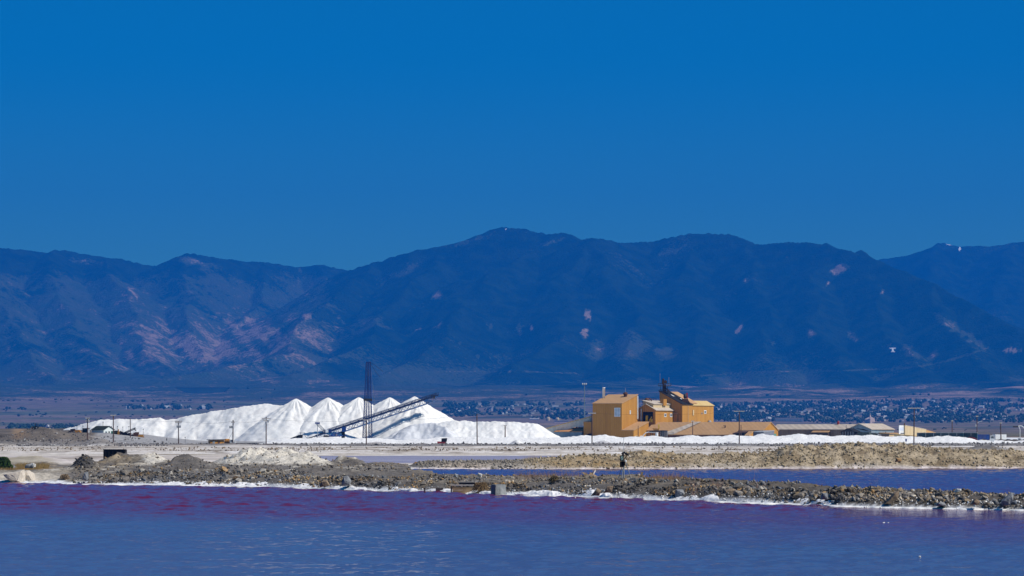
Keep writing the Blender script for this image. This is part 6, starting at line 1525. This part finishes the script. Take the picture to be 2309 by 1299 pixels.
for u0, u1, v0, v1, n, top in bands:
    u = RNG.uniform(u0, u1, n); v = RNG.uniform(v0, v1, n)
    if top is not None: v = np.interp(RNG.random(n), [0, 1], [0, 1]) * (v1 - top(u)) + top(u)
    kp = fbm(u / 22, v / 3.2, 3, 1001) > -0.22
    TU.append(u[kp]); TV.append(v[kp])
tu, tv = np.concatenate(TU), np.concatenate(TV); td = d_fast(tu, tv)
ts_ = RNG.uniform(3.5, 8.0, len(tu)) * (td / 11000)
tz = plain(tu, td)
rr_ = []
for off in range(3):
    rr_.append((np.stack([xat(tu, td) + RNG.normal(0, 3.5, len(tu)), td + RNG.normal(0, 3, len(tu)), tz + ts_ * (.5 + .45 * off)], -1), ts_ * (1.0 - .22 * off)))
scatter('town_trees', np.concatenate([a for a, b in rr_]), np.concatenate([b for a, b in rr_]), np.array([[.022, .040, .018]]) * RNG.uniform(.5, 1.7, (3 * len(tu), 1)), attr_mat('town_tree', 1.0, .2, .3, 0), TREEB, aspect=(1.1, 1.0, .9))
# scrub dotted over the valley and the foothills
u = RNG.uniform(-150, 2450, 2600); v = RNG.uniform(893, 972, 2600); kp = fbm(u / 120, v / 5, 3, 1011) > .28; u, v = u[kp], v[kp]
d = d_fast(u, v); s_ = RNG.uniform(2.0, 5.5, len(u)) * d / 11000
scatter('valley_scrub', np.stack([xat(u, d), d, plain(u, d) + s_ * .3], -1), s_, np.array([[.025, .042, .02]]) * RNG.uniform(.5, 1.5, (len(u), 1)), attr_mat('valley_scrub', 1.0, .2, .3, 0), TREEB, aspect=(1.5, 1.0, .8))

HM = []
for wc, rc in (((.62, .61, .58), (.26, .24, .23)), ((.58, .53, .45), (.17, .15, .14)), ((.45, .34, .27), (.24, .19, .16)), ((.66, .65, .63), (.50, .50, .49)), ((.55, .57, .6), (.14, .14, .15))):
    m = MB().prism([(-6, -4.5, -2), (6, -4.5, -2), (6, -4.5, 3.4), (-6, -4.5, 3.4)], (0, 9, 0)); me = m.mesh('house')
    me.materials.append(paint('house_paint', wc, .8, .08, .3)); me.materials.append(paint('house_roof', rc, .8, .15, .3))
    bm = bmesh.new(); bm.from_mesh(me)
    vs = [bm.verts.new(p) for p in ((-6.6, -5.1, 3.2), (6.6, -5.1, 3.2), (6.6, 5.1, 3.2), (-6.6, 5.1, 3.2), (-6.6, 0, 6.0), (6.6, 0, 6.0))]
    for f in ((0, 1, 5, 4), (2, 3, 4, 5), (0, 4, 3), (1, 2, 5), (3, 2, 1, 0)): bm.faces.new([vs[i] for i in f]).material_index = 1 if len(f) == 4 and f != (3, 2, 1, 0) else 0
    bm.to_mesh(me); bm.free(); HM.append(me)
HCOL = ['white house with a grey roof', 'cream house with a dark roof', 'reddish-tan house', 'bright white house with a pale roof', 'grey house with a black roof']
HCOL = ['white grey-roofed house', 'cream dark-roofed house', 'reddish-tan house', 'white pale-roofed house', 'grey black-roofed house']
segs = [(1612, 1680, 'right beside the pale yellow mill roof'), (1680, 1760, 'above the yellow gable'), (1760, 1840, 'above the viaduct-like block'), (1840, 1945, 'left of the pinkish church'), (1945, 2030, 'around and above the pinkish church'), (2030, 2100, 'above the cream warehouse'), (2100, 2180, 'above the rail wagons'), (2180, 2260, 'above the two trailers'), (2260, 2335, 'above the curved street lamp')]
hb = []
for u0, u1, w in segs:
    hb.append((u0, u1, 0, 921, 11, 'high in town, ' + w)); hb.append((u0, u1, 921, 934, 10, 'mid-town, ' + w)); hb.append((u0, u1, 935, 951, 9, 'at the town foot, ' + w))
hb += [(1005, 1110, 911, 925, 10, 'high in the scattered settlement right of the cones'), (1110, 1315, 911, 922, 12, 'high in the settlement left of the lighting mast'), (1090, 1200, 925, 940, 10, 'low in the settlement above the flat-topped salt pile'), (1200, 1315, 924, 938, 10, 'above the cream silos'),
       (282, 478, 915, 925, 13, 'in the hamlet above the long salt stockpile'), (30, 170, 962, 972, 9, 'in the dark grove left of the stockpile'), (1012, 1075, 930, 940, 7, 'in the grove right of the conveyor-fed cone')]
for u0, u1, v0, v1, n, where in hb:
    for k in range(n):
        u = rs.uniform(u0, u1); lo_v = float(np.interp(u, [1612, 2309], [914, 899])) if v0 == 0 else v0
        v = rs.uniform(lo_v, v1); d = float(d_fast(u, v)[0]); j = rs.choices(range(5), [4, 3, 1, 4, 1])[0]
        o = bpy.data.objects.new('house', HM[j]); C.objects.link(o)
        s_ = d / 11000 * rs.uniform(.5, 1.0); o.scale = (s_ * rs.uniform(.8, 1.6), s_, s_ * rs.uniform(.8, 1.2))
        o.location = (xat(u, d), d, float(plain(np.array([u]), np.array([d]))[0]) + 4.0 * s_); o.rotation_euler = (0, 0, rs.choice([-.4, .2, .5, 1.2, -1.1]))
        setp(o, HCOL[j] + ' ' + where, 'house', HCOL[j] + 's ' + where)
def far_thing(name, label, cat, u, v, dz=0.0):
    d = d_of(u, v); return thing(name, label, cat, (xat(u, d), d, zat(v, d) + dz)), d / F
M_pink = paint('pink_plaster', (0.62, 0.46, 0.40), .9, .1, .1, (.4, .3, .26), .3)
t, k = far_thing('church', 'pinkish stone church with a tall spire rising out of the far town', 'church', 1963, 957)
t.rotation_euler = (0, 0, .6)
MB().box((-8 * k, -6, -5), (9 * k, 14, 11 * k)).prism([(-8 * k, -6, 11 * k), (9 * k, -6, 11 * k), (2 * k, -6, 16 * k)], (0, 20, 0)).build('nave', M_pink, t)
MB().box((-6.5 * k, -8, -5), (-2 * k, -6.1, 17 * k)).lathe((-4.2 * k, -4, 17 * k), [(2.6 * k, 0), (1.2 * k, 4 * k), (.2 * k, 9 * k)], 6).build('spire', M_pink, t)
for x_ in (2.2, 5.4, 8.2): MB().box((x_ * k, -6.4, 1 * k), ((x_ + 1.2) * k, -6.02, 6 * k)).build('window', M_dark, t)
MB().lathe((7.6 * k, -4, 11 * k), [(1.2 * k, 0), (1.0 * k, 3 * k), (.1, 6 * k)], 6).build('pinnacle', M_pink, t)
t, k = far_thing('viaduct', 'long low pinkish block of regular bays left of the church in the far town', 'building', 1778, 951)
MB().box((-32 * k, -4, -3), (34 * k, 8, 9 * k)).build('wall', paint('viaduct_stone', (.30, .26, .26), .9, .1, .1), t)
for q in range(11): MB().box(((-29 + q * 5.6) * k, -4.6, .6 * k), ((-25.4 + q * 5.6) * k, -4.05, 6.5 * k)).build('bay', M_bluegrey, t)
for u, w, h in ((1236, 5, 11), (1257, 4.5, 10)):
    t, k = far_thing('grain_silo', ('taller' if h == 11 else 'shorter') + ' cream concrete silo in the settlement left of the tall mill', 'silo', u, 949)
    MB().lathe((0, 0, -4), [(w * k, 0), (w * k, h * k * .8), (w * .6 * k, h * k), (w * .6 * k, h * k * 1.1)], 12).build('silo_shell', M_cream, t)
    MB().box((w * .6 * k, -3, -3), ((w + 4) * k, 3, h * .5 * k)).build('annex', M_cream, t)
t, k = far_thing('factory', 'long pink factory hall in front of the cream silos', 'building', 1266, 954)
MB().box((-16 * k, -5, -4), (17 * k, 8, 5.5 * k)).build('wall', M_pink, t); MB().box((-17 * k, -6, 5.5 * k), (18 * k, 9, 6.3 * k)).build('roof', M_whitestone, t)
for u, v, w, lab in ((1690, 941, 14, 'long white warehouse at the left end of the far town'), (1205, 947, 10, 'long white shed left of the cream silos'), (1830, 930, 18, 'long pale school-like roof among the trees of the far town'), (2240, 929, 20, 'long white roof in the right part of the far town'), (2105, 933, 12, 'low white hall above the cream warehouse in the far town')):
    t, k = far_thing('far_hall', lab, 'building', u, v)
    MB().box((-w * k, -4, -3), (w * k, 8, 2.6 * k)).build('wall', M_white, t); MB().prism([(-w * k - 1, -5, 2.6 * k), (-w * k - 1, 9, 2.6 * k), (-w * k - 1, 2, 3.8 * k)], (2 * w * k + 2, 0, 0)).build('roof', M_whitestone, t)
# lone trees on the valley floor, each its own crown and trunk
M_tree = paint('valley_tree', (.024, .040, .018), 1, .4, .3); M_trunk = M_timber
tm = bmesh.new(); bmesh.ops.create_icosphere(tm, subdivisions=2, radius=1.0)
for v_ in tm.verts: v_.co *= 1 + .28 * (random.random() - .5)
tme = bpy.data.meshes.new('crown'); tm.to_mesh(tme); tm.free(); tme.materials.append(M_tree)
trm = MB().tube((0, 0, -1.2), (0, 0, 0.2), .18, 6, .12).mesh('trunk'); trm.materials.append(M_trunk)
def tree_where(u, v):
    if u < 100: return 'on the valley floor at the far left, ' + ('nearer row' if v > 927 else 'farther row')
    if u < 700: return 'beyond the long stockpile, ' + ('by the hamlet' if v > 900 else 'on the foothill by the dam')
    if u < 1300: return 'on the plain between salt cones and lighting mast'
    return 'on the slope above the far town' if u > 1700 else 'on the slope above the mill tower'
for u, v in ((15, 922), (22, 922), (50, 924), (57, 924), (86, 930), (42, 940), (68, 938), (82, 937), (300, 907), (322, 907), (326, 907), (1187, 892), (1068, 907), (1088, 915), (1538, 880), (2060, 892), (2075, 892), (2094, 892), (560, 878), (590, 870), (620, 880), (505, 906), (430, 905), (2006, 897), (1730, 893), (1760, 897)):
    d = d_of(u, v); s_ = 3.2 * d / 7000 * rs.uniform(.8, 1.3) * .8
    o = thing('tree', 'lone dark round-crowned tree ' + tree_where(u, v), 'tree', (xat(u, d), d, float(plain(np.array([float(u)]), np.array([d]))[0]) + s_ * .9), 0, 'lone trees ' + tree_where(u, v))
    c_ = bpy.data.objects.new('crown', tme); C.objects.link(c_); c_.parent = o; c_.scale = (s_ * rs.uniform(1, 1.6), s_, s_ * rs.uniform(.8, 1.1)); c_.rotation_euler = (0, 0, rs.uniform(0, 6))
    t_ = bpy.data.objects.new('trunk', trm); C.objects.link(t_); t_.parent = o; t_.scale = (s_, s_, s_)

def mtn_hit(u, v):
    ds_ = np.arange(13650, 24000, 20.0); z = mountain(np.full(len(ds_), float(u)), ds_, 'near'); ray = EYE - (v - VH) / F * ds_
    i = np.nonzero(z >= ray)[0]; return float(ds_[i[0]]) if len(i) else None
dT = mtn_hit(2012, 794) or 17500.0; kT = dT / F
tl = thing('hillside_letter', 'white letter T laid out on the dark mountainside at the right', 'hillside letter', (xat(2012, dT), dT - 12, zat(794, dT)))
tl.location.y -= 22; S_ = Matrix.Rotation(math.radians(-38), 4, 'X') @ Matrix.Scale(.85, 4, (0, 0, 1))
MB().box((-7 * kT, 0, 11.5 * kT), (7 * kT, 6, 14.5 * kT), S_).build('top_bar', M_white, tl)
MB().box((-2.2 * kT, 0, 2 * kT), (2.2 * kT, 6, 11.4 * kT), S_).build('stem', M_white, tl)
MB().box((-4.6 * kT, 0, 0), (4.6 * kT, 6, 1.9 * kT), S_).build('foot_bar', M_white, tl)
dD = mtn_hit(455, 886) or 15000.0; dD -= 60; kD = dD / F
dm_ = thing('dam', 'dark grassed embankment dam closing the canyon mouth above the stockpile', 'dam', (xat(455, dD), dD, zat(885, dD)))
MB().prism([(-62 * kD, 0, 11 * kD), (62 * kD, 0, 11.3 * kD), (34 * kD, -30, -11 * kD), (-14 * kD, -30, -11 * kD)], (0, 60, 0)).build('embankment', paint('dam_grass', (.018, .032, .022), 1, .3, .02), dm_)
MB().box((-64 * kD, -3, 11.2 * kD), (64 * kD, 8, 11.9 * kD)).build('crest_road', paint('dam_road', (.16, .15, .12), 1, .2, .1), dm_)
